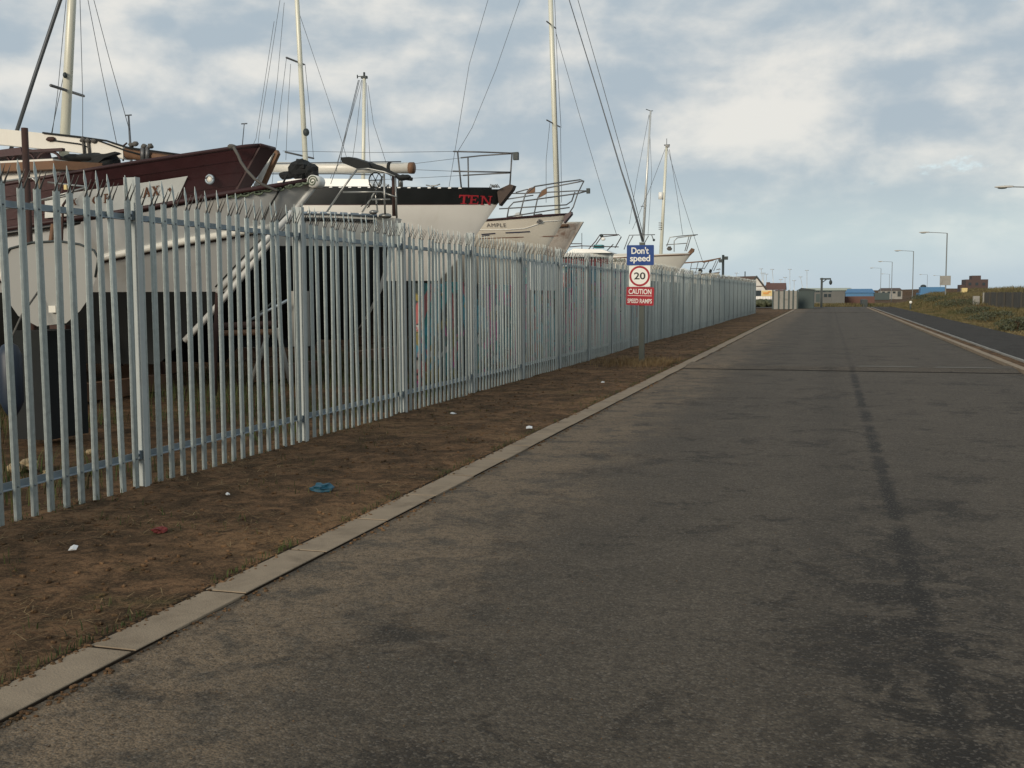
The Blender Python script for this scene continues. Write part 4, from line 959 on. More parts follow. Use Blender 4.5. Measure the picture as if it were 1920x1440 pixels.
polytube(b4, 'pulpit', [P(Yn, (975, 402), (980, 382), (985, 364), (1002.5, 349.6))+P(Y4-.4, (1050, 342))+P(Ym, (1088, 337), (1095, 339), (1083, 363), (1075, 388), (1067, 400)),
                        P(Yf, (1000, 408), (1008, 371.5), (1016, 358), (1026, 352.5))+P(Ym, (1093, 339.4)),
                        P(Yn, (950, 413), (954, 389), (963, 379.5))+P(Ym, (1084, 362.7), (1101, 358)),
                        P(Yf, (956, 362.7), (985, 362.7))+P(Ym, (1084, 357.6), (1099, 358)),
                        P(Yn, (936, 391.6), (1004, 387.5))+P(Y4-.4, (1062, 384))+P(Ym, (1072, 377), (1078, 360)),
                        P(Yn, (950, 407), (982, 402))+P(Ym, (1040, 393), (1068, 389)),
                        P(Yf, (967, 361), (985, 356), (990, 355)), P(Yf, (948, 374), (1000, 366))], .019, 'steeldark')
q = PX(1102, 358, Ym); mb = MB(); mb.box(q.x-.03, q.x+.06, q.y-.05, q.y+.05, q.z-.07, q.z+.07); part('navigation_light', mb, M['dark'], b4)
for q in (((984, 364), (992, 353), (1003, 349.5), (1003, 360), (990, 363.5)), ((1010, 371), (1016, 358), (1025, 353.5), (1025, 363), (1014, 369))):
    v_ = P(Yn, *q); mb = MB(); mb.add([v for v in v_]+[v+Vector((0, .03, 0)) for v in v_], [tuple(range(5)), tuple(range(9, 4, -1))]+[(i, i+5, (i+1) % 5+5, (i+1) % 5) for i in range(5)]); part('pulpit_seat', mb, M['wood'], b4)
mb = MB(); mb.ball(PX(972, 406, Y4-.4), (.13, .12, .12), 10, 6); part('deck_vent', mb, M['cream'], b4)
mb = MB(); [mb.ball(PX(1005+i*3, 405-i*.4, Y4-.3), (.05, .05, .05), 7, 5, 0, .3) for i in range(4)]; part('windlass', mb, M['rope'], b4)
ms, a_, b_ = mast(b4, Y4+.1, (683, 146), (680, 420), .062, .05, 'mast')
q = b_; mb = MB(); mb.box(q.x-.09, q.x+.09, q.y-.05, q.y+.05, q.z-.02, q.z+.05); mb.tube([q, q+Vector((0, 0, .16))], .03, 6); mb.tube([q+Vector((-.22, 0, .05)), q+Vector((0, 0, .05))], .012, 5); mb.tube([q+Vector((-.22, 0, 0)), q+Vector((-.22, 0, .1))], .018, 5); sub('masthead', mb, M['dark'], ms)
for q in (((678, 150), (655, 230), (634, 300), (615, 345)), ((690, 160), (700, 230), (735, 340)), ((679, 150), (668, 250), (655, 340)), ((687, 155), (691, 250), (696, 340))): stay(b4, P(Y4, *q), .007, 'wire', 'shroud')
cradle(Y4, e4.x-6.4, e4.x-3.2, 'timber and steel cradle under the warm cream ketch', 1.4, 1.3)

# ---- boat 5: stained hull behind
Y5 = 34.2; e5 = PX(1094, 416, Y5)
b5 = thing('sailing_boat', 'stained bare hull with brown sheer plank behind the warm cream ketch', 'sailing boat', (e5.x-4, Y5, 0), 'laid-up boats behind the fence')
def zs5(u): return e5.z-.05*min(u, 5)
H5 = Hull(e5.x, Y5, 10, 1.5, zs5, 1.2, 1.6, lb=4.5, pb=.62, sternw=.75, nb=1.3, nm=2.8, curve=.3, blunt=.05)
H5.build(b5, [M['cream'], M['dirtyhull'], M['antifoul_brown']], [(.05, 0)], 1.5)
mb = MB(); mb.tube(H5.line(.35, 7, lambda u: zs5(u)-.12, -1, .005), .06, 6); part('brown_sheer_plank', mb, M['wood'], b5)
ms, a_, b_ = mast(b5, Y5, (1026, -190), (1047, 445), .098, .07, 'mast', ((1025, 40, 1042, 53), (1025, 225, 1050, 238)))
mb = MB(); mb.tube(P(Y5-.12, (1042, 150), (1046, 330), (1048, 400)), .012, 4); sub('halyard', mb, M['wire'], ms)
for q in (((1042, 60), (1085, 210), (1130, 360), (1156, 440)), ((1031, 230), (1024, 300), (1024, 380)), ((1051, 240), (1053, 380)), ((1040, 0), (1045, 120), (1052, 240))): stay(b5, P(Y5+.2, *q), .008, 'wire', 'shroud')
cradle(Y5, e5.x-5.5, e5.x-3.0, 'timber and steel cradle under the stained bare hull', 1.5, 1.2)

# ---- boat 6: low red hull
Y6 = 41.5; e6 = PX(1152, 479, Y6)
b6 = thing('motor_cruiser', 'low red-hulled cruiser with white deck and wire rails left of the speed sign', 'boat', (e6.x-3, Y6, 0), 'laid-up boats behind the fence')
def zs6(u): return e6.z+.08
H6 = Hull(e6.x, Y6, 8, 1.35, zs6, 1.2, 1.0, lb=3.2, pb=.7, nb=1.3, nm=3)
H6.build(b6, [M['white'], M['redhull'], M['hullwhite']], [(.14, 0)], 1.95)
mb = MB(); mb.tube(H6.line(.0, 7, lambda u: zs6(u)-.17, -1, .02), .035, 6); part('black_strip', mb, M['black'], b6)
mb = MB(); q = P(Y6-.7, (1062, 474), (1075, 466), (1130, 468), (1146, 474)); mb.add([v for v in q]+[v+Vector((0, 1.4, 0)) for v in q], [(0, 1, 2, 3), (7, 6, 5, 4)]+[(i, i+4, (i+1) % 4+4, (i+1) % 4) for i in range(4)]); part('cabin_top', mb, M['white'], b6)
polytube(b6, 'guard_rail', [P(Y6-.6, (1103, 468), (1117, 452), (1125, 440), (1160, 440), (1165, 444), (1153, 465)), P(Y6+.4, (1112, 466), (1128, 444), (1158, 441)), P(Y6-.6, (1068, 463), (1090, 461), (1160, 463)), P(Y6-.6, (1065, 457), (1091, 457), (1091, 470)), P(Y6+.4, (1138, 470), (1150, 458))], .02, 'rust')
mb = MB(); mb.ball(PX(1128, 442, Y6-.6), .07, 8, 6); mb.tube(P(Y6-.6, (1091, 437), (1091, 470)), .012, 5); part('rail_lamp', mb, M['dark'], b6)
mb = MB(); mb.ball(PX(1131, 448, Y6-.6), (.09, .05, .07), 8, 6); part('lifebuoy', mb, M['white'], b6)
mb = MB(); mb.box(PX(1118, 462, Y6).x, PX(1133, 462, Y6).x, Y6-.5, Y6, PX(1118, 466, Y6).z, PX(1118, 460, Y6).z); part('deck_box', mb, M['tealpaint'], b6)

# ---- boat 6b: bow behind the sign with furled forestay
Y7 = 56.5; e7 = PX(1224, 474, Y7)
b7 = thing('sailing_boat', 'white yacht half hidden behind the speed sign with furled forestay and aluminium mast', 'sailing boat', (e7.x-4, Y7, 0), 'laid-up boats behind the fence')
H7 = Hull(e7.x, Y7, 9, 1.4, lambda u: e7.z-.03*u, 1.3, 1.2, lb=4, pb=.75); H7.build(b7, [M['white'], M['cream'], M['antifoul']], [(.05, 0)], 1.9)
polytube(b7, 'pulpit', [P(Y7-.6, (1170, 468), (1180, 441), (1228, 440)), P(Y7+.5, (1176, 462), (1187, 442)), P(Y7-.6, (1207, 458), (1216, 442)), P(Y7, (1222, 441), (1226, 452))], .024, 'steeldark')
mb = MB(); mb.ball(PX(1226, 450, Y7), .07, 7, 5); part('anchor_light', mb, M['dark'], b7)
mb = MB(); mb.tube(P(Y7-.2, (1058, -30), (1120, 170), (1165, 320), (1185, 380), (1208, 462)), [.025, .03, .04, .06, .075], 6); part('furled_forestay', mb, M['wire'], b7)
mb = MB(); mb.tube(P(Y7+.2, (1078, -20), (1130, 160), (1175, 320), (1206, 440)), .018, 5); part('backstay', mb, M['wire'], b7)
ms, a_, b_ = mast(b7, Y7+.5, (1220, 208), (1205, 462), .075, .05, 'mastalu', ((1202, 387, 1212, 386),))
mb = MB(); mb.tube([b_+Vector((-.25, 0, .1)), b_, b_+Vector((.12, 0, 0))], .02, 5); sub('masthead', mb, M['dark'], ms)
for q in (((1217, 215), (1195, 330), (1180, 420)), ((1217, 215), (1222, 330), (1215, 440))): stay(b7, P(Y7+.6, *q), .010, 'wire', 'shroud')

# ---- boat 7: pale hull with bow to the right of the sign
Y8 = 50.3; e8 = PX(1298, 474, Y8)
b8 = thing('sailing_boat', 'pale cream yacht with green script name whose bow shows right of the speed sign', 'sailing boat', (e8.x-4, Y8, 0), 'laid-up boats behind the fence')
def zs8(u): return e8.z-.045*min(u, 5)
H8 = Hull(e8.x, Y8, 9.5, 1.4, zs8, 1.4, 1.5, lb=4.2, pb=.72, nb=1.15, nm=2.6); H8.build(b8, [M['white'], M['cream'], M['antifoul']], [(.06, 0)], 1.9)
mb = MB(); mb.tube(H8.line(.0, 8, lambda u: zs8(u)-.08, -1, .015), .03, 6); part('rubbing_strake', mb, M['wood'], b8)
p0, p1 = PX(1147, 491, Y8-1.25), PX(1172, 483, Y8-1.25)
H8.decal('lettering', b8, fit_text('Linden', p0.x, p1.x, p0.z, p1.z, .02, 1.0, .2), M['letter_green'], .02)
q = P(Y8, (1290, 474), (1297, 465), (1302, 467), (1301, 472), (1292, 480)); mb = MB(); mb.add([v+Vector((0, -.12, 0)) for v in q]+[v+Vector((0, .12, 0)) for v in q], [tuple(range(5)), tuple(range(9, 4, -1))]+[(i, i+5, (i+1) % 5+5, (i+1) % 5) for i in range(5)]); part('stem_head', mb, M['wood'], b8)
Yn, Yf = Y8-.6, Y8+.6
polytube(b8, 'pulpit', [P(Yn, (1250, 462), (1256, 445), (1280, 442))+P(Y8, (1308, 440)), P(Yf, (1264, 472), (1264, 452), (1270, 446))+P(Y8, (1304, 441)), P(Yn, (1249, 459), (1288, 456)), P(Y8-.2, (1292, 443), (1284, 471)), P(Y8, (1296, 442), (1287, 471))], .022, 'steel')
mb = MB(); mb.ball(PX(1255, 466, Y8-.3), (.12, .1, .1), 8, 6, 0, .2); part('windlass', mb, M['rope'], b8)
ms, a_, b_ = mast(b8, Y8+.1, (1250, 272), (1239, 478), .085, .06, 'mast')
mb = MB(); mb.tube([b_+Vector((-.12, 0, .0)), b_+Vector((.15, 0, 0))], .03, 5); mb.tube([b_+Vector((0, 0, 0)), b_+Vector((0, 0, .3))], .015, 5); mb.box(b_.x-.04, b_.x+.12, b_.y-.1, b_.y+.1, b_.z-.1, b_.z-.02); sub('masthead', mb, M['steeldark'], ms)
q = PX(1239, 367, Y8); mb = MB(); mb.tube([q-Vector((0, 0, .16)), q+Vector((0, 0, .16))], .11, 10); sub('radar', mb, M['white'], ms)
mb = MB(); [mb.tube([PX(1235, 418+i*4, Y8), PX(1241, 418+i*4, Y8)], .02, 5) for i in range(4)]; sub('radar_reflector', mb, M['steel'], ms)
for q in (((1252, 280), (1275, 360), (1297, 430), (1318, 492)), ((1247, 280), (1222, 345), (1186, 430)), ((1255, 280), (1270, 370), (1280, 440))): stay(b8, P(Y8, *q), .010, 'wire', 'shroud')
cradle(Y8, e8.x-5, e8.x-3, 'timber and steel cradle under the pale cream yacht right of the sign', 1.6, 1.1)

# ---- boat 8: farthest, with raised bowsprit rails
Y9 = 75.5; e9 = PX(1350, 510, Y9)
b9 = thing('sailing_boat', 'small cream boat with long bowsprit and rails, farthest in the row', 'sailing boat', (e9.x-3, Y9, 0), 'laid-up boats behind the fence')
def zs9(u): return e9.z-.13*min(u, 3)+.012*min(u, 3)**2
H9 = Hull(e9.x, Y9, 7.5, 1.2, zs9, 1.1, 1.0, lb=3.5, pb=.75); H9.build(b9, [M['wood'], M['ample'], M['antifoul']], [(.06, 0)], 1.6)
mb = MB(); mb.tube(P(Y9, (1283, 493), (1320, 490), (1352, 484)), .05, 6); mb.tube(P(Y9-.3, (1318, 492), (1338, 488)), .04, 6); part('bowsprit', mb, M['wood'], b9)
polytube(b9, 'guard_rail', [P(Y9-.4, (1293, 512), (1297, 493), (1312, 491)), P(Y9-.4, (1294, 504), (1320, 503)), P(Y9-.4, (1304, 512), (1309, 492)), P(Y9-.4, (1314, 510), (1322, 491)), P(Y9-.2, (1334, 508), (1343, 488)), P(Y9-.2, (1338, 508), (1348, 486)), P(Y9+.4, (1320, 505), (1330, 489)), P(Y9, (1343, 506), (1350, 504))], .026, 'steeldark')
mb = MB(); mb.ball(PX(1313, 508, Y9-.3), (.15, .12, .14), 8, 6, 0, .2); mb.ball(PX(1332, 509, Y9-.2), (.1, .1, .16), 8, 6, 0, .2); part('deck_gear', mb, M['canvas'], b9)
q = PX(1278, 512, 66); wt = thing('covered_boat', 'small white domed boat cover between the two farthest bows', 'boat', (q.x, 66, 0))
mb = MB(); mb.ball((q.x-.1, 66, q.z-.25), (.75, 1.2, .6), 12, 8); part('cover', mb, M['white'], wt)
mb = MB(); mb.box(q.x-.6, q.x+.4, 65.2, 66.8, 0, q.z-.3); part('hull', mb, M['hullwhite'], wt)

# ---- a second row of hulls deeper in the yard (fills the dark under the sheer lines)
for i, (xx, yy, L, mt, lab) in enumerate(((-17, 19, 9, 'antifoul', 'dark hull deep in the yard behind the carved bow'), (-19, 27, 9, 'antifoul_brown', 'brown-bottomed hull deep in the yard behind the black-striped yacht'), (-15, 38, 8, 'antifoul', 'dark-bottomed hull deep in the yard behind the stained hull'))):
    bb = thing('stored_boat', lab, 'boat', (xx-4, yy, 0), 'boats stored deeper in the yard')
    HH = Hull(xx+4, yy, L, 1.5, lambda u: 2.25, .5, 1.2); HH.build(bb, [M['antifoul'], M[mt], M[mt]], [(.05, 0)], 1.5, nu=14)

# loose masts far left
for i, (top, bot, Y_, r_) in enumerate((((241, 216), (246, 300), 40, .06), ((458, 232), (450, 320), 45, .03))):
    a, b = PX(*bot, Y_), PX(*top, Y_); mb = MB(); mb.tube([(a.x, a.y, 0), a, b], [r_*1.2, r_, r_*.6], 6); mb.tube([b+Vector((-.15, 0, 0)), b+Vector((.15, 0, 0))], .03, 5)
    link('bare_mast', mb.mesh('bare_mast', M['wire']), label=('thin dark mast above the brown spar heel' if i == 0 else 'faint thin mast left of the blunt maroon bow'), cat='mast')

# ================================================================= GRAFFITI WALLS behind the fence
gw = thing('graffiti_wall', 'low dark board wall covered in pink and teal graffiti behind the fence', 'wall', (-6.15, 20, 0))
yy = 15.6
while yy < 24.4:
    mb = MB(); mb.box(-6.19, -6.15+random.uniform(-.004, .004), yy, yy+1.18, .02, 1.74+random.uniform(-.02, .02)); part('panel', mb, M['graffiti'], gw); yy += 1.2
gw2 = thing('painted_container', 'long teal container with faded graffiti directly behind the far part of the fence', 'container', (-6.7, 30, 0))
yy = 25.2; Z = 2.22
mb = MB(); mb.box(-7.3, -6.12, 25.2, 37.2, .1, Z-.02); part('body', mb, M['graffiti2'], gw2)
mb = MB(); y_ = 25.3
while y_ < 37.1: mb.box(-6.119, -6.09, y_, y_+.12, .16, Z-.1); y_ += .26
part('corrugation', mb, M['graffiti2'], gw2, kind='stuff')
mb = MB(); mb.box(-7.32, -6.08, 25.18, 37.22, Z-.018, Z+.04); part('top_rail', mb, M['galv_rail'], gw2)
wb = thing('white_board', 'plain white board standing behind the fence left of the teal container', 'board', (-6.05, 23.6, 0))
mb = MB(); a = PX(1048, 505, 23.0); mb.box(-6.10, -6.07, 21.9, 24.4, 1.62, 2.28); part('panel', mb, M['hullwhite'], wb)
for y_ in (21.95, 24.3): mb = MB(); mb.box(-6.14, -6.102, y_, y_+.05, 0, 2.25); part('leg', mb, M['wood'], wb)
# grey containers farther along so the fence reads closed
for i, (y0, y1, m_, lab) in enumerate(((38, 50, 'darkgreen', 'dark green storage container behind the middle of the fence'), (51, 63, 'concrete2', 'grey storage container behind the fence beyond the green one'), (64, 76, 'darkgreen', 'dark storage container farthest along behind the fence'))):
    cc = thing('storage_container', lab, 'container', (-7.5, y0, 0), 'storage containers behind the fence')
    mb = MB(); mb.box(-8.6, -6.3, y0, y1, .1, 2.0); part('body', mb, M[m_], cc)
    mb = MB(); y_ = y0+.1
    while y_ < y1-.15: mb.box(-6.299, -6.26, y_, y_+.14, .2, 1.9); y_ += .3
    part('corrugation', mb, M[m_], cc, kind='stuff')

# ================================================================= SPEED SIGN
sb = PG(1203, 681, .03); SX, SY = sb.x, sb.y
sg = thing('speed_sign', 'grey post with blue Dont speed, round 20 and red CAUTION SPEED RAMPS panels', 'sign', (SX, SY, 0))
sg['label'] = 'grey post with stacked blue, white 20 and red caution sign panels on the verge'
mb = MB(); mb.box(SX-.055, SX+.055, SY-.05, SY+.05, -.05, PX(1197, 455, SY).z); part('post', mb, M['signpost'], sg)
mb = MB(); zt_ = PX(1197, 455, SY).z; mb.box(SX-.06, SX+.06, SY-.055, SY+.055, zt_, zt_+.012); part('cap', mb, M['galv_rail'], sg)
def panel(name, x0, x1, z0, z1, yaw, roll, col, dy):
    cx, cz = (x0+x1)/2, (z0+z1)/2
    Mt = Matrix.Translation((cx, SY-.05-dy, cz)) @ Matrix.Rotation(yaw, 4, 'Z') @ Matrix.Rotation(roll, 4, 'Y')
    w, h = (x1-x0)/2, (z1-z0)/2; r_ = .02; pts = []
    for sx_, sz_, a0 in ((1, -1, -90), (1, 1, 0), (-1, 1, 90), (-1, -1, 180)):
        for k_ in range(4): a = R(a0+30*k_); pts.append((sx_*(w-r_)+r_*math.cos(a), sz_*(h-r_)+r_*math.sin(a)))
    mb = MB(); n = len(pts); mb.add([Mt @ Vector((a, -.004, b)) for a, b in pts]+[Mt @ Vector((a, 0, b)) for a, b in pts], [tuple(range(n)), tuple(range(2*n-1, n-1, -1))]+[(i, i+n, (i+1) % n+n, (i+1) % n) for i in range(n)])
    return part(name, mb, col, sg), Mt, w, h
def face(prt, name, vf, Mt, m, d=.006):
    vs, fs = vf; mb = MB(); mb.add([Mt @ Vector((a, -d, b)) for a, b in vs], fs); return sub(name, mb, m, prt)
yaw = R(10)
def SXZ(px, py): p_ = PX(px, py, SY-.06); return p_.x, p_.z
x0, z1 = SXZ(1176, 460); x1, z0 = SXZ(1226, 497)
p1_, Mt, w, h = panel('blue_panel', x0, x1, z0, z1, yaw, 0.0, M['signblue'], .03)
face(p1_, 'lettering', fit_text("Don't", -w*.66, w*.62, h*.12, h*.80, .018, .95), Mt, M['signwhite'])
face(p1_, 'lettering', fit_text("speed", -w*.76, w*.72, -h*.82, h*.02, .018, .95), Mt, M['signwhite'])
x0, z1 = SXZ(1180, 498); x1, z0 = SXZ(1219, 537.5)
p2_, Mt, w, h = panel('white_panel', x0, x1, z0, z1, yaw, 0.0, M['signwhite'], .02)
ro, ri = w*.97, w*.78; N_ = 40
rg = [(ro*math.cos(2*math.pi*i/N_), ro*math.sin(2*math.pi*i/N_)) for i in range(N_)]+[(ri*math.cos(2*math.pi*i/N_), ri*math.sin(2*math.pi*i/N_)) for i in range(N_)]
face(p2_, 'red_ring', (rg, [(i, (i+1) % N_, N_+(i+1) % N_, N_+i) for i in range(N_)]), Mt, M['signred'])
face(p2_, 'numerals', fit_text('20', -w*.53, w*.55, -h*.32, h*.36, .02, .98), Mt, M['signblack'])
x0, z1 = SXZ(1175, 538.5); x1, z0 = SXZ(1226, 572.5)
p3_, Mt, w, h = panel('red_panel', x0, x1, z0, z1, yaw, R(1.6), M['signred'], .03)
face(p3_, 'lettering', fit_text('CAUTION', -w*.84, w*.80, h*.22, h*.80, .016, .98), Mt, M['signwhite'])
face(p3_, 'rule', (rect(-w*.90, w*.84, h*.04, h*.09), [(0, 1, 2, 3)]), Mt, M['signwhite'])
face(p3_, 'lettering', fit_text('SPEED RAMPS', -w*.90, w*.86, -h*.76, -h*.28, .014, .98), Mt, M['signwhite'])

# ================================================================= STREET LAMPS
def lamp_meshes():
    H = 6.5
    c = MB(); c.tube([(0, 0, -.2), (0, 0, 1.1)], .085, 10); c.tube([(0, 0, 1.1), (0, 0, 1.15), (0, 0, H-.1), (0, 0, H)], [.085, .055, .045, .045], 8)
    a = MB(); a.tube([(0, 0, H-.03), (-.12, 0, H+.0), (-.9, 0, H+.06), (-1.45, 0, H+.09)], .028, 6)
    h = MB(); h.v = []; prof = [(-2.25, .035, .02), (-2.15, .10, .05), (-1.75, .13, .075), (-1.50, .09, .06), (-1.40, .04, .045)]
    n = 8; vs = []
    for x, w, t_ in prof:
        for k_ in range(n): an = 2*math.pi*k_/n; vs.append((x, w*math.cos(an), H+.10+(t_*math.sin(an) if math.sin(an) > 0 else t_*.7*math.sin(an))))
    h.add(vs, [(i*n+k_, i*n+(k_+1) % n, (i+1)*n+(k_+1) % n, (i+1)*n+k_) for i in range(4) for k_ in range(n)]+[tuple(range(n-1, -1, -1)), tuple(4*n+k_ for k_ in range(n))], 0, True)
    b = MB(); b.ball((-1.90, 0, H+.045), (.22, .09, .045), 10, 6)
    return [('column', c.mesh('column', M['lampcol'])), ('arm', a.mesh('arm', M['lampcol'])), ('lamp_head', h.mesh('lamp_head', M['lamphead'])), ('lens', b.mesh('lens', M['signpost']))]
LM = lamp_meshes()
def lamp(x, y, label, s=1.0, rz=0.0):
    o = thing('street_lamp', label, 'street lamp', (x, y, bank(x, y)-.05 if 6.1 < x < 60 and 8 < y < 130 else 0), 'street lamps along the right side of the road')
    o.location.z = 0; o.rotation_euler = (0, 0, rz)
    for nme, me in LM: q = link(nme, me, o); q.scale = (1, 1, s)
    return o
lamps = [((1960, 352), 6.5, 'nearest street lamp, only its head and arm reaching in from the right edge'), ((1776, 437), 6.5, 'tall street lamp with the grey board on its column'), ((1713, 471), 6.5, 'street lamp above the small white roundel post'),
         ((1673, 491), 6.5, 'street lamp with the taller of the two columns left of the roundel'), ((1652, 503), 6.5, 'street lamp standing left of the pair by the blue shed'), ((1668, 514), 6.5, 'faint low street lamp between the two lamps by the blue shed'), ((1739, 515), 6.5, 'farthest thin street lamp over the right-hand blue shed'), ((1764, 517), 6.5, 'far street lamp whose arm shows left of the grey board')]
LP = []
for (a, b), H, lab in lamps:
    d = view_dir(a, b); s = (H-CAM_H)/d.z; p_ = C0+d*s; LP.append(p_); lamp(p_.x, p_.y, lab)
q = LP[1]; gb = thing('grey_board', 'grey rectangular sign back fixed to the tall street lamp column', 'sign', (q.x, q.y, 0))
u0 = PX(1762, 535, q.y-.12); u1 = PX(1783, 517, q.y-.12)
mb = MB(); mb.box(u0.x, u1.x, q.y-.12, q.y-.09, u0.z, u1.z); part('panel', mb, M['concrete2'], gb)
mb = MB(); mb.box(u0.x+.1, u1.x-.1, q.y-.089, q.y-.05, (u0.z+u1.z)/2-.03, (u0.z+u1.z)/2+.03); part('bracket', mb, M['galv_rail'], gb)
# roundel post
q = PG(1707, 581, .085); rb = thing('roundel_post', 'small dark post with a white round marker at the back of the pavement', 'marker post', tuple(q))
mb = MB(); mb.tube([q, q+Vector((0, 0, .62))], .07, 8); part('post', mb, M['darkgreen'], rb)
mb = MB(); c_ = q+Vector((0, -.075, .62)); mb.tube([c_, c_+Vector((0, .03, 0))], .115, 14); part('roundel', mb, M['signwhite'], rb)

# ================================================================= RIGHT-HAND BOARD FENCE
FXR = 10.15; rf = thing('board_fence', 'dark weathered close-boarded fence behind the grassy bank on the right', 'fence', (FXR, 60, 0))
bmh = MB(); bmh.box(-.012, .012, 0, .142, 0, 1.0); bmesh_ = bmh.mesh('board', M['fencewood'])
y_ = 46.0; k = 0; restb = MB()
while y_ < 79:
    top = 1.50+random.uniform(-.035, .03); z0_ = .35
    if y_ < 79 and k < 225:
        o = link('board', bmesh_, rf, (random.uniform(-.008, .008), y_-60, z0_)); o.scale = (1, 1, top-z0_)
    y_ += .15; k += 1
for yy in range(46, 80, 3):
    mb = MB(); mb.box(FXR-.10, FXR-.014, yy+.02, yy+.12, .3, 1.48); part('fence_post', mb, M['concrete2'] if yy == 79 else M['fencewood'], rf)
gp = PX(1825, 556, 76.5); mb = MB(); mb.box(FXR-.75, FXR-.35, 78.6, 78.9, .3, 1.25); link('concrete_block', mb.mesh('concrete_block', M['concrete2']), label='pale concrete slab at the far end of the board fence', cat='slab')

# ================================================================= FAR THINGS
def box_px(name, px0, px1, ptop, Y, depth, m, root, z0=0.0):
    a = PX(px0, ptop, Y); b = PX(px1, ptop, Y); mb = MB(); mb.box(a.x, b.x, Y, Y+depth, z0, a.z); return part(name, mb, m, root)
def win(root, Y, px0, px1, pt, pb, m='glass', name='window'):
    a = PX(px0, pt, Y); b = PX(px1, pb, Y); mb = MB(); mb.box(a.x, b.x, Y-.06, Y-.01, b.z, a.z); return part(name, mb, M[m], root)
# gabled house
YH = 205.0
a = PX(1399, 545, YH); b = PX(1437, 545, YH)
hs = thing('gabled_house', 'white gabled house with brown tiled roof beyond the end of the fence', 'house', (a.x, YH, 0))
ge = PX(1419, 517.5, YH); ea = PX(1403, 541, YH); eb = PX(1435, 541, YH)
mb = MB(); mb.prism([(ea.x, 0), (eb.x, 0), (eb.x, eb.z), (ge.x, ge.z-.15), (ea.x, ea.z)], YH, YH+.4); part('gable_wall', mb, M['render'], hs)
x_l = PX(1345, 530, YH).x
def slab(q, th=.15):
    mb = MB(); n = len(q); mb.add([Vector(v) for v in q]+[Vector(v)-Vector((0, 0, th)) for v in q], [tuple(range(n)), tuple(range(2*n-1, n-1, -1))]+[(i, i+n, (i+1) % n+n, (i+1) % n) for i in range(n)]); return mb
# roof: ridge runs back to the left, so the left slope shows
bk = Vector((-7.5, 9.0, .0))
g0 = Vector((ge.x, YH-.25, ge.z)); l0 = Vector((ea.x-.3, YH-.25, ea.z-.15)); r0 = Vector((eb.x+.3, YH-.25, eb.z-.15))
part('roof', slab([l0, g0, g0+bk, l0+bk]), M['roofbrown'], hs); part('roof', slab([g0, r0, r0+bk, g0+bk]), M['roofbrown'], hs)
mb = MB(); mb.prism([(ea.x-.3, ea.z-.25), (ea.x-.3, ea.z+.02), (ge.x, ge.z+.12), (eb.x+.3, eb.z+.02), (eb.x+.3, eb.z-.25), (ge.x, ge.z-.22)], YH-.32, YH-.26); part('bargeboard', mb, M['dark'], hs)
w0 = Vector((ea.x, YH+.3, 0)); q = [w0, w0+bk]; mb = MB(); mb.add([w0, w0+bk, w0+bk+Vector((0, 0, ea.z-.1)), w0+Vector((0, 0, ea.z-.1)), w0+Vector((.2, .1, 0)), w0+bk+Vector((.2, .1, 0)), w0+bk+Vector((.2, .1, ea.z-.1)), w0+Vector((.2, .1, ea.z-.1))], [(0, 1, 2, 3), (7, 6, 5, 4), (3, 2, 6, 7)]); part('side_wall', mb, M['render'], hs)
win(hs, YH, 1418, 1427, 543.5, 554.5); win(hs, YH, 1418, 1430, 536, 537.5, 'roofbrown', 'sill_band')
mb = MB(); q = PX(1397, 509, YH+4); mb.tube([(q.x, q.y, q.z), (q.x, q.y, ge.z-.4)], .10, 7); part('flue', mb, M['dark'], hs)
# red brick building
br = thing('brick_building', 'red brown low building with flat ridge beside the gabled house', 'building', (PX(1450, 545, 215).x, 215, 0))
a = PX(1431, 532, 215); b = PX(1471, 530.5, 215); a2 = PX(1436, 545, 215)
mb = MB(); mb.box(a.x, b.x, 215, 222, 0, PX(1450, 544, 215).z); part('wall', mb, M['brick'], br)
mb = MB(); zt_ = PX(1450, 530.5, 217).z; ze = PX(1450, 543.5, 215).z
mb.add([(a.x-.2, 214.8, ze), (b.x+.2, 214.8, ze), (b.x+.2, 218, zt_), (a.x+.6, 218, zt_), (b.x+.2, 221.2, ze), (a.x-.2, 221.2, ze)], [(0, 1, 2, 3), (3, 2, 4, 5), (1, 4, 2), (0, 3, 5)]); part('roof', mb, M['brick'], br)
mb = MB(); q = PX(1440, 529, 217); mb.box(q.x-.35, q.x+.35, 217.6, 218.2, zt_-.4, q.z); part('chimney', mb, M['brick'], br)
# kiosk with yellow sign
kk = thing('sign_kiosk', 'low white kiosk with a yellow advertising panel before the gabled house', 'kiosk', (PX(1440, 560, 150).x, 150, 0))
box_px('wall', 1414, 1452, 544, 150, 4, M['render'], kk)
win(kk, 150, 1428, 1447.5, 544.8, 555, 'yellow', 'sign_panel'); win(kk, 149.9, 1431, 1441, 548, 551.5, 'orange', 'sign_mark'); win(kk, 149.9, 1440, 1445, 546, 548, 'orange', 'sign_mark')
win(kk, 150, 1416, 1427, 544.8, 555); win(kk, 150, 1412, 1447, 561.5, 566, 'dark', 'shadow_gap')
for i in range(11):
    a = PX(1412+i*3.0, 555.8, 148.5); b = PX(1413.6+i*3.0, 560.8, 148.5); mb = MB(); mb.box(a.x, b.x, 148.5, 148.56, b.z, a.z); part('picket', mb, M['white'], kk)
hg = thing('low_hedge', 'low dark scrubby hedge between the fence end and the concrete panels', 'hedge', (PX(1430, 570, 120).x, 120, 0))
mb = MB()
for i in range(46):
    a = PX(random.uniform(1408, 1448), random.uniform(566, 571), 120+random.uniform(-1.5, 1.5)); mb.ball((a.x, a.y, max(.15, a.z)), (random.uniform(.25, .5), .4, random.uniform(.2, .38)), 7, 5, 0, .35)
part('foliage', mb, M['leaf'], hg)
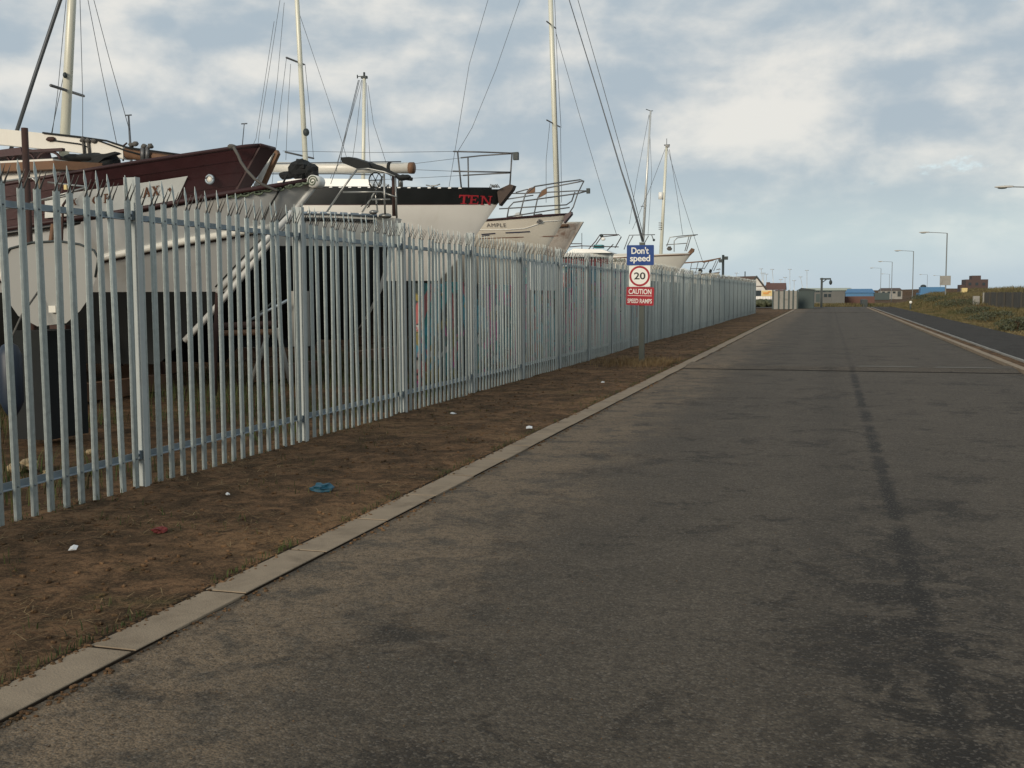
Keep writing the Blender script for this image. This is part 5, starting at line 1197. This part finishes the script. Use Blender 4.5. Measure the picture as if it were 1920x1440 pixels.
# concrete panel fence and green boards at the road end
cp = thing('concrete_panel_fence', 'pale concrete panel fence with dark posts left of the road end', 'fence', (PX(1470, 575, 103).x, 103, 0))
xs_ = [1450, 1461, 1471, 1480, 1488, 1496]
for i in range(5):
    a = PX(xs_[i], 545, 103); b = PX(xs_[i+1]-1.4, 545, 103); mb = MB(); mb.box(a.x, b.x, 103, 103.08, 0, a.z+random.uniform(-.05, .03)); part('panel', mb, M['concrete2'], cp)
for x_ in xs_: a = PX(x_-.7, 543.5, 103); mb = MB(); mb.box(a.x-.06, a.x+.06, 102.9, 103.1, 0, a.z); part('fence_post', mb, M['darkgreen'], cp)
gf = thing('green_shed', 'dark green boarded shed at the left corner of the road end', 'shed', (PX(1510, 575, 106).x, 106, 0))
a = PX(1497, 544, 106); b = PX(1526, 544, 106); mb = MB(); mb.box(a.x, b.x, 106, 110, 0, a.z); part('wall', mb, M['darkgreen'], gf)
mb = MB(); mb.prism([(a.x-.1, a.z), ((a.x*.8+b.x*.2), a.z+.22), (b.x+.1, a.z+.05), (b.x+.1, a.z)], 105.9, 110.1); part('roof', mb, M['dark'], gf)
n_ = 14
for i in range(n_):
    x0_ = a.x+(b.x-a.x)*i/n_; mb = MB(); mb.box(x0_+.01, x0_+(b.x-a.x)/n_-.015, 105.975, 105.998, .02, a.z-.02+random.uniform(-.02, .0)); part('board', mb, M['darkgreen'], gf)
# gantry lamp
ql = PG(1541, 571); gl = thing('davit_post', 'dark inverted L shaped davit with hanging float beyond the road end', 'davit', (PX(1541, 560, 116).x, 116, 0))
yq = 116.0
mb = MB(); a = PX(1541, 521, yq); mb.box(a.x-.11, a.x+.11, yq-.1, yq+.1, 0, a.z); part('post', mb, M['dark'], gl)
b = PX(1558, 522.5, yq); mb = MB(); mb.box(a.x-.18, b.x, yq-.09, yq+.09, b.z-.10, b.z+.06); mb.tube([(a.x+.1, yq, b.z-.35), (a.x+.45, yq, b.z-.08)], .05, 6); part('arm', mb, M['dark'], gl)
c_ = PX(1557.5, 529.5, yq); mb = MB(); mb.ball(c_, (.16, .16, .26), 10, 8); mb.tube([c_, (c_.x, yq, b.z)], .05, 6); part('float', mb, M['dark'], gl)
# far end: long pale greenhouse-like roof, walls, blue sheeted sheds
def shed(name, lab, cat, px0, px1, pt, Y, m, roofm=None, pr=None):
    o = thing(name, lab, cat, (PX((px0+px1)/2, pt, Y).x, Y, 0)); box_px('wall', px0, px1, pt, Y, 8, M[m], o)
    if roofm:
        a = PX(px0-1, pt, Y-.3); b = PX(px1+1, pt, Y-.3); r_ = PX((px0+px1)/2, pr, Y+4)
        mb = MB(); mb.add([(a.x, Y-.3, a.z), (b.x, Y-.3, b.z), (b.x-(b.x-a.x)*.08, Y+4, r_.z), (a.x+(b.x-a.x)*.08, Y+4, r_.z), (b.x, Y+8.3, a.z), (a.x, Y+8.3, a.z)], [(0, 1, 2, 3), (3, 2, 4, 5), (1, 4, 2), (0, 3, 5)]); part('roof', mb, M[roofm], o)
    return o
M['paleroof'] = mat('pale_green_roof', (.36, .38, .30), .7)
M['greywall'] = mat('grey_block_wall', (.13, .13, .12), .85, 0, .25, 1)
s_ = shed('long_shed', 'long low shed with pale green roof on the skyline left of the blue sheds', 'shed', 1500, 1602, 544.5, 330, 'darkgreen', 'paleroof', 540)
for x_ in range(1506, 1600, 12): win(s_, 330, x_, x_+6, 546, 549, 'glass')
s_ = shed('blue_shed', 'bright blue sheeted shed below the left group of street lamps', 'shed', 1586, 1640, 549, 230, 'bluesheet', 'bluesheet', 541.5)
s_ = shed('blue_shed', 'blue shed with small dark cowl behind the tall street lamp', 'shed', 1724, 1775, 549, 210, 'bluesheet', None)
mb = MB(); q = PX(1750, 541, 210); mb.box(PX(1724, 540, 210).x+.2, PX(1775, 540, 210).x-.3, 210.1, 214, q.z-.9, q.z+.28); part('upper_wall', mb, M['bluesheet'], s_)
mb = MB(); q = PX(1732, 537, 210); mb.ball((q.x, 211, q.z), (.55, .5, .35), 9, 6); part('cowl', mb, M['dark'], s_)
s_ = shed('pale_workshop', 'pale workshop wall right of the left blue shed', 'workshop', 1650, 1692, 544.5, 245, 'concrete2', 'roofbrown', 540)
for x_ in (1654, 1664, 1674): win(s_, 245, x_, x_+5, 546.5, 550, 'glass')
win(s_, 245, 1683, 1689, 546, 556, 'dark', 'door')
shed('teal_shed', 'small dull teal lean-to before the pale workshop', 'shed', 1640, 1668, 549, 225, 'darkgreen')
shed('block_wall', 'rough grey block wall across the end of the road', 'wall', 1560, 1584, 546, 135, 'greywall')
s_ = shed('yard_store', 'pale low store behind the dark davit post', 'store', 1527, 1560, 548, 150, 'greywall')
win(s_, 150, 1530, 1537, 551, 566, 'darkgreen', 'door'); win(s_, 150, 1545, 1551, 551, 557); win(s_, 150, 1553, 1558, 551, 557)
shed('rubble_wall', 'low brown brick wall beyond the road end left of the bank', 'wall', 1584, 1640, 556, 140, 'brick')
shed('dark_bin_store', 'black bin store at the right corner of the road end', 'bin store', 1617, 1627, 562, 120, 'dark')
bk_ = thing('brick_tower', 'dark brick building with stepped square top above the bank', 'building', (PX(1826, 540, 160).x, 160, 0))
box_px('wall', 1811, 1853, 524, 160, 5, M['brickdark'], bk_); box_px('annex', 1800, 1810.8, 534, 160.5, 3, M['brickdark'], bk_)
a = PX(1823, 524, 160); b = PX(1840, 516.5, 160); mb = MB(); mb.box(a.x, b.x, 160.3, 163.5, PX(1823, 524, 160).z+.003, b.z); part('roof_tank', mb, M['brickdark'], bk_)
for x_ in (1816, 1829, 1842): win(bk_, 160, x_, x_+5, 530, 535)
kb_ = thing('yellow_cabin', 'small yellow hut at the foot of the dark brick building', 'hut', (PX(1810, 545, 110).x, 110, 0)); a = PX(1804, 540, 110); b = PX(1814, 545, 110)
mb = MB(); mb.box(a.x, b.x, 110, 111, .3, a.z); part('wall', mb, M['yellow'], kb_)
# light post by the farthest boat and the crowd of thin distant masts
q = PX(1356, 478, 80); lp = thing('light_pole', 'dark pole with two small floodlights behind the far part of the fence', 'light pole', (q.x, 80, 0))
mb = MB(); mb.tube([(q.x, 80, 0), (q.x, 80, q.z)], .09, 8); part('pole', mb, M['dark'], lp)
for dx, py in ((.2, 484), (-.16, 489)): c_ = PX(1356, py, 80); mb = MB(); mb.box(c_.x+dx-.14, c_.x+dx+.14, 79.85, 80.15, c_.z-.12, c_.z+.12); mb.tube([(c_.x, 80, c_.z), (c_.x+dx, 80, c_.z)], .03, 5); part('floodlight', mb, M['dark'], lp)
dmast = [(1348, 505, 1348, 522), (1381, 512, 1381, 521), (1427, 504, 1431, 535), (1432, 512, 1432, 533), (1437, 514, 1437, 533), (1448, 505, 1450, 532), (1481, 505, 1481, 545), (1501, 519, 1506, 546), (1513, 507, 1513, 548), (1429, 512, 1429, 530), (1472, 520, 1472, 545), (1464, 524, 1464, 532), (1489, 526, 1489, 546)]
labs = ['above the fence left of the gabled house', 'short, over the brown tiled roof', 'with crosstrees right of the gable peak', 'thin, between gable and brick building', 'faint, above the left end of the brick roof', 'tallest, above the brick roof', 'above the concrete panels', 'leaning, above the green shed', 'right of the leaning one', 'close beside the gable', 'at the right end of the brick roof', 'short, over the brick roof', 'short, above the concrete panel fence']
for (x0_, y0_, x1_, y1_), lab in zip(dmast, labs):
    Y_ = 300; a = PX(x1_, y1_, Y_); b = PX(x0_, y0_, Y_); mb = MB(); mb.tube([(a.x, a.y, 0), a, b], [.09, .09, .07], 5); mb.tube([b+Vector((-.5, 0, 0)), b+Vector((.5, 0, 0))], .07, 4)
    link('distant_mast', mb.mesh('distant_mast', M['mastalu']), label='distant yacht mast '+lab, cat='mast', group='distant masts on the skyline')
# low dunes on the skyline
dn = MB(); vs = []
for i, x in enumerate(frange(-900, 900, 120)):
    zt_ = 2.2+1.6*noise.noise(Vector((x*.006, 0, 0)))+.6*noise.noise(Vector((x*.03, 2, 0))); vs += [(x, 520, -.05), (x, 545, zt_), (x, 600, -.05)]
dn.add(vs, [(3*i+k_, 3*i+k_+1, 3*i+k_+4, 3*i+k_+3) for i in range(119) for k_ in range(2)], 0, True); struct('dunes', dn, M['far'])

# ================================================================= GROUND COVER
def blades(name, n, fn, hr, wr, m, lean=.5, flat=False):
    vs = []; fs = []
    for i in range(n):
        r_ = fn()
        if r_ is None: continue
        x, y, z, s = r_
        a = random.uniform(0, 2*math.pi); h = random.uniform(*hr)*s; w = random.uniform(*wr)
        dx, dy = math.cos(a), math.sin(a); px_, py_ = -dy*w, dx*w; q = len(vs)
        if flat:
            lz = random.uniform(0, .015); vs += [(x+px_, y+py_, z+.004), (x-px_, y-py_, z+.004), (x+dx*h-px_, y+dy*h-py_, z+.008+lz), (x+dx*h+px_, y+dy*h+py_, z+.008+lz)]
            fs.append((q, q+1, q+2, q+3))
        else:
            l = random.uniform(.1, lean)*h
            vs += [(x+px_, y+py_, z-.01), (x-px_, y-py_, z-.01), (x-px_*.7+dx*l*.35, y-py_*.7+dy*l*.35, z+h*.6), (x+px_*.7+dx*l*.35, y+py_*.7+dy*l*.35, z+h*.6), (x+dx*l, y+dy*l, z+h)]
            fs += [(q, q+1, q+2, q+3), (q+3, q+2, q+4)]
    me = bpy.data.meshes.new(name); me.from_pydata(vs, [], fs); me.materials.append(m); me.update()
    return link(name, me, kind='stuff')
def rnd_y(a, b): return a+(b-a)*random.random()**1.9
def f_straw():
    x = random.uniform(-5.6, VX-.02); y = rnd_y(1.5, 60)
    if noise.noise(Vector((x*.9, y*.9, 5))) < -.12: return None
    return x, y, vh(x, y), 1
o = blades('straw_litter', 13000, f_straw, (.03, .13), (.0012, .0028), M['straw'], flat=True); o['label'] = 'dry straw and stalks scattered on the verge'
def f_tuft():
    x = random.uniform(-7.5, VX-.05); y = rnd_y(1.5, 95)
    if noise.noise(Vector((x*1.4, y*1.4, 9))) < .22: return None
    return x, y, vh(x, y), 1
o = blades('verge_grass', 14000, f_tuft, (.02, .07), (.002, .004), M['weed'], .9); o['label'] = 'short sparse grass growing in patches on the verge'
def f_edge():
    y = rnd_y(1.5, 90); side = random.random()
    x = VX-abs(random.gauss(0, .03)) if side < .5 else FX+random.gauss(0, .07)
    if noise.noise(Vector((side > .5, y*1.2, 1))) < -.1: return None
    return x, y, vh(x, y), 1
o = blades('edge_grass', 7000, f_edge, (.01, .05), (.002, .004), M['weed'], .9); o['label'] = 'thin grass along the kerb and fence foot'
def f_yard():
    x = random.uniform(-12, -5.5); y = random.uniform(6, 40)
    if noise.noise(Vector((x*.5, y*.5, 3))) < -.05: return None
    return x, y, vh(x, y), 1
o = blades('yard_grass', 26000, f_yard, (.08, .30), (.003, .006), M['weed'], .7); o['label'] = 'rough green grass growing under the boats in the yard'
def f_bank():
    y = 22+(128-22)*random.random()**.8; x = 6.15+abs(random.gauss(0, 3.9))
    if x > 24: return None
    q = noise.noise(Vector((x*.35, y*.25, 7)))
    return x, y, bank(x, y), (.22 if x < 7.4 else .42+.5*(q+.4))*(1.0 if y > 78 else .72)
o = blades('bank_grass', 75000, f_bank, (.18, .50), (.008, .018), M['grass'], .9); o['label'] = 'coarse green and tawny grass covering the bank'
def f_far():
    y = random.uniform(119.5, 134); x = random.uniform(-9, 24); return x, y, 0, .8
o = blades('road_end_grass', 9000, f_far, (.2, .5), (.02, .04), M['grass'], .9); o['label'] = 'rough grass across the far end of the road'
# clods, pebbles and small stones
def lumps(name, n, fn, m, rr, lab):
    mb = MB()
    for i in range(n):
        x, y, z = fn(); r_ = random.uniform(*rr); mb.ball((x, y, z+r_*.25), (r_*random.uniform(.8, 1.5), r_*random.uniform(.8, 1.4), r_*.6), 5, 4, 0, .3)
    o = link(name, mb.mesh(name, m), kind='stuff', label=lab); return o
def fv():
    x = random.uniform(-5.6, VX-.03); y = rnd_y(1.5, 45); return x, y, vh(x, y)
lumps('soil_clods', 2600, fv, M['soil'], (.004, .018), 'small clods of brown soil on the verge')
def fsp():
    y = rnd_y(1.5, 40); q = noise.noise(Vector((y*.8, 3, 1)))
    x = (VX+.012+abs(random.gauss(0, .022))) if random.random() < .6 else (KX+.012+abs(random.gauss(0, .03)))
    if random.random() > .55+q: return (VX-.02, y, .0)
    return x, y, .009 if x < KX else 0
lumps('kerb_spill', 4200, fsp, M['soil'], (.003, .013), 'soil crumbs spilling over the kerb edges')
def fr():
    x = min(3.4, KX+.03+abs(random.gauss(0, 1.4))); y = rnd_y(1.5, 30); return x, y, 0
lumps('road_grit', 1500, fr, M['stripsoil'], (.0015, .004), 'loose grit on the road surface')
def fpile(): 
    x = SX-.25+random.gauss(0, .55); y = SY-.5+random.gauss(0, .9); x = min(VX-.1, max(-5.2, x)); return x, y, vh(x, y)
# grass tuft round the sign foot
def f_sign():
    x = SX+random.gauss(0, .45); y = SY+random.gauss(0, .6); x = min(VX-.1, x); return x, y, vh(x, y), 1
o = blades('sign_foot_grass', 2600, f_sign, (.04, .16), (.003, .006), M['straw'], .9); o['label'] = 'dry grass round the foot of the speed sign'

# litter
def litter(name, px, py, w, h, m, lab, cat, jit=.35):
    p_ = PG(px, py, .05); z = vh(p_.x, p_.y) if p_.x < VX else 0
    mb = MB(); mb.ball((p_.x, p_.y, z+h*.45), (w/2, w/2.6, h/2), 9, 6, 0, jit); mb.sm = [False]*len(mb.f)
    o = link(name, mb.mesh(name, m), label=lab, cat=cat); return o
litter('plastic_bag', 604, 915, .17, .06, M['bluebag'], 'crumpled blue plastic bag lying on the brown verge', 'litter', .5)
litter('red_rag', 300, 990, .09, .04, M['redrag'], 'small red rag on the verge near the fence', 'litter', .5)
def card(px, py, w, l, rz, lab):
    p_ = PG(px, py, .05); z = vh(p_.x, p_.y)+.016; mb = MB(); Mt = Matrix.Translation((p_.x, p_.y, z)) @ Matrix.Rotation(rz, 4, 'Z') @ Matrix.Rotation(.12, 4, 'X')
    vs = [(-w, -l, 0), (0, -l, .008), (w, -l*.8, 0), (w*1.1, l, .004), (0, l*.9, .012), (-w*.9, l, 0)]; mb.add([Mt @ Vector(v) for v in vs]+[Mt @ (Vector(v)-Vector((0, 0, .003))) for v in vs], [(0, 1, 4, 5), (1, 2, 3, 4), (9, 8, 7, 6, 11, 10)]+[(i, i+6, (i+1) % 6+6, (i+1) % 6) for i in range(6)])
    link('paper_scrap', mb.mesh('paper_scrap', M['paper']), label=lab, cat='litter', group='scraps of white litter on the verge')
card(137, 1028, .022, .032, .5, 'white paper scrap nearest the camera, left of the kerb')
card(850, 773, .035, .03, 1.2, 'white paper scrap close to the fence beyond the blue bag')
card(992, 798, .035, .045, .3, 'white paper scrap beside the kerb beyond the blue bag')
card(427, 925, .014, .016, .9, 'tiny white paper scrap between the fence and the blue bag')
card(1130, 716, .03, .03, .3, 'small white paper scrap in front of the speed sign')
# stones inside the yard
for i, (px, py, r_) in enumerate(((55, 880, .10), (28, 884, .07), (90, 890, .05), (168, 850, .04))):
    p_ = PG(px, py, .05); mb = MB(); mb.ball((p_.x, p_.y, .05+r_*.4), (r_, r_*.8, r_*.6), 8, 6, 0, .22); mb.sm = [False]*len(mb.f)
    link('yard_stone', mb.mesh('yard_stone', M['rock']), label=['largest yellowish stone inside the fence at the left', 'yellowish stone left of the largest one', 'small yellowish stone right of the largest one', 'tiny yellowish stone farthest right inside the fence'][i], cat='stone', group='stones inside the fence')
# bushes on the bank
def bush(px, py, Y, rx, rz, lab, seed):
    random.seed(seed); p_ = PX(px, py, Y); z = bank(p_.x, Y); o = thing('shrub', lab, 'shrub', (p_.x, Y, z), 'dark shrubs on the bank')
    mb = MB()
    for i in range(1600):
        a = random.uniform(0, 2*math.pi); q = random.random()**.5; hgt = random.random()
        wob_ = 1+.35*noise.noise(Vector((math.cos(a)*2, math.sin(a)*2, seed+hgt*3)))
        x = p_.x+math.cos(a)*q*rx*wob_*(1-.5*hgt*hgt); y = Y+math.sin(a)*q*rx*2.2*wob_*(1-.5*hgt*hgt); zz = z+hgt*rz*.62*wob_
        s = random.uniform(.02, .05); n_ = Vector((random.gauss(0, 1), random.gauss(0, 1), random.gauss(0, 1))).normalized(); t1 = n_.orthogonal()*s; t2 = n_.cross(t1)
        c_ = Vector((x, y, zz)); mb.add([c_-t1, c_+t2*.6, c_+t1, c_-t2*.6], [(0, 1, 2, 3)])
    part('foliage', mb, M['leaf'], o)
    mb = MB()
    for i in range(5): mb.tube([(p_.x, Y, z-.05), (p_.x+random.uniform(-.5, .5)*rx, Y+random.uniform(-.4, .4)*rx, z+rz*.7)], [.02, .006], 4)
    part('stem', mb, M['wood'], o)
bush(1912, 600, 44, .9, .75, 'dark leafy shrub at the right edge of the frame', 3)
bush(1868, 580, 56, 1.3, .6, 'dark shrub in front of the board fence', 4)
bush(1835, 572, 68, 1.2, .6, 'dark shrub near the far end of the board fence', 5)
bush(1800, 565, 80, 1.6, .75, 'dark shrub on the bank left of the board fence', 6)
bush(1765, 562, 92, 1.4, .6, 'dark shrub below the grey board', 8)
bush(1735, 560, 108, 1.5, .6, 'dark shrub on the bank right of the roundel post', 9)
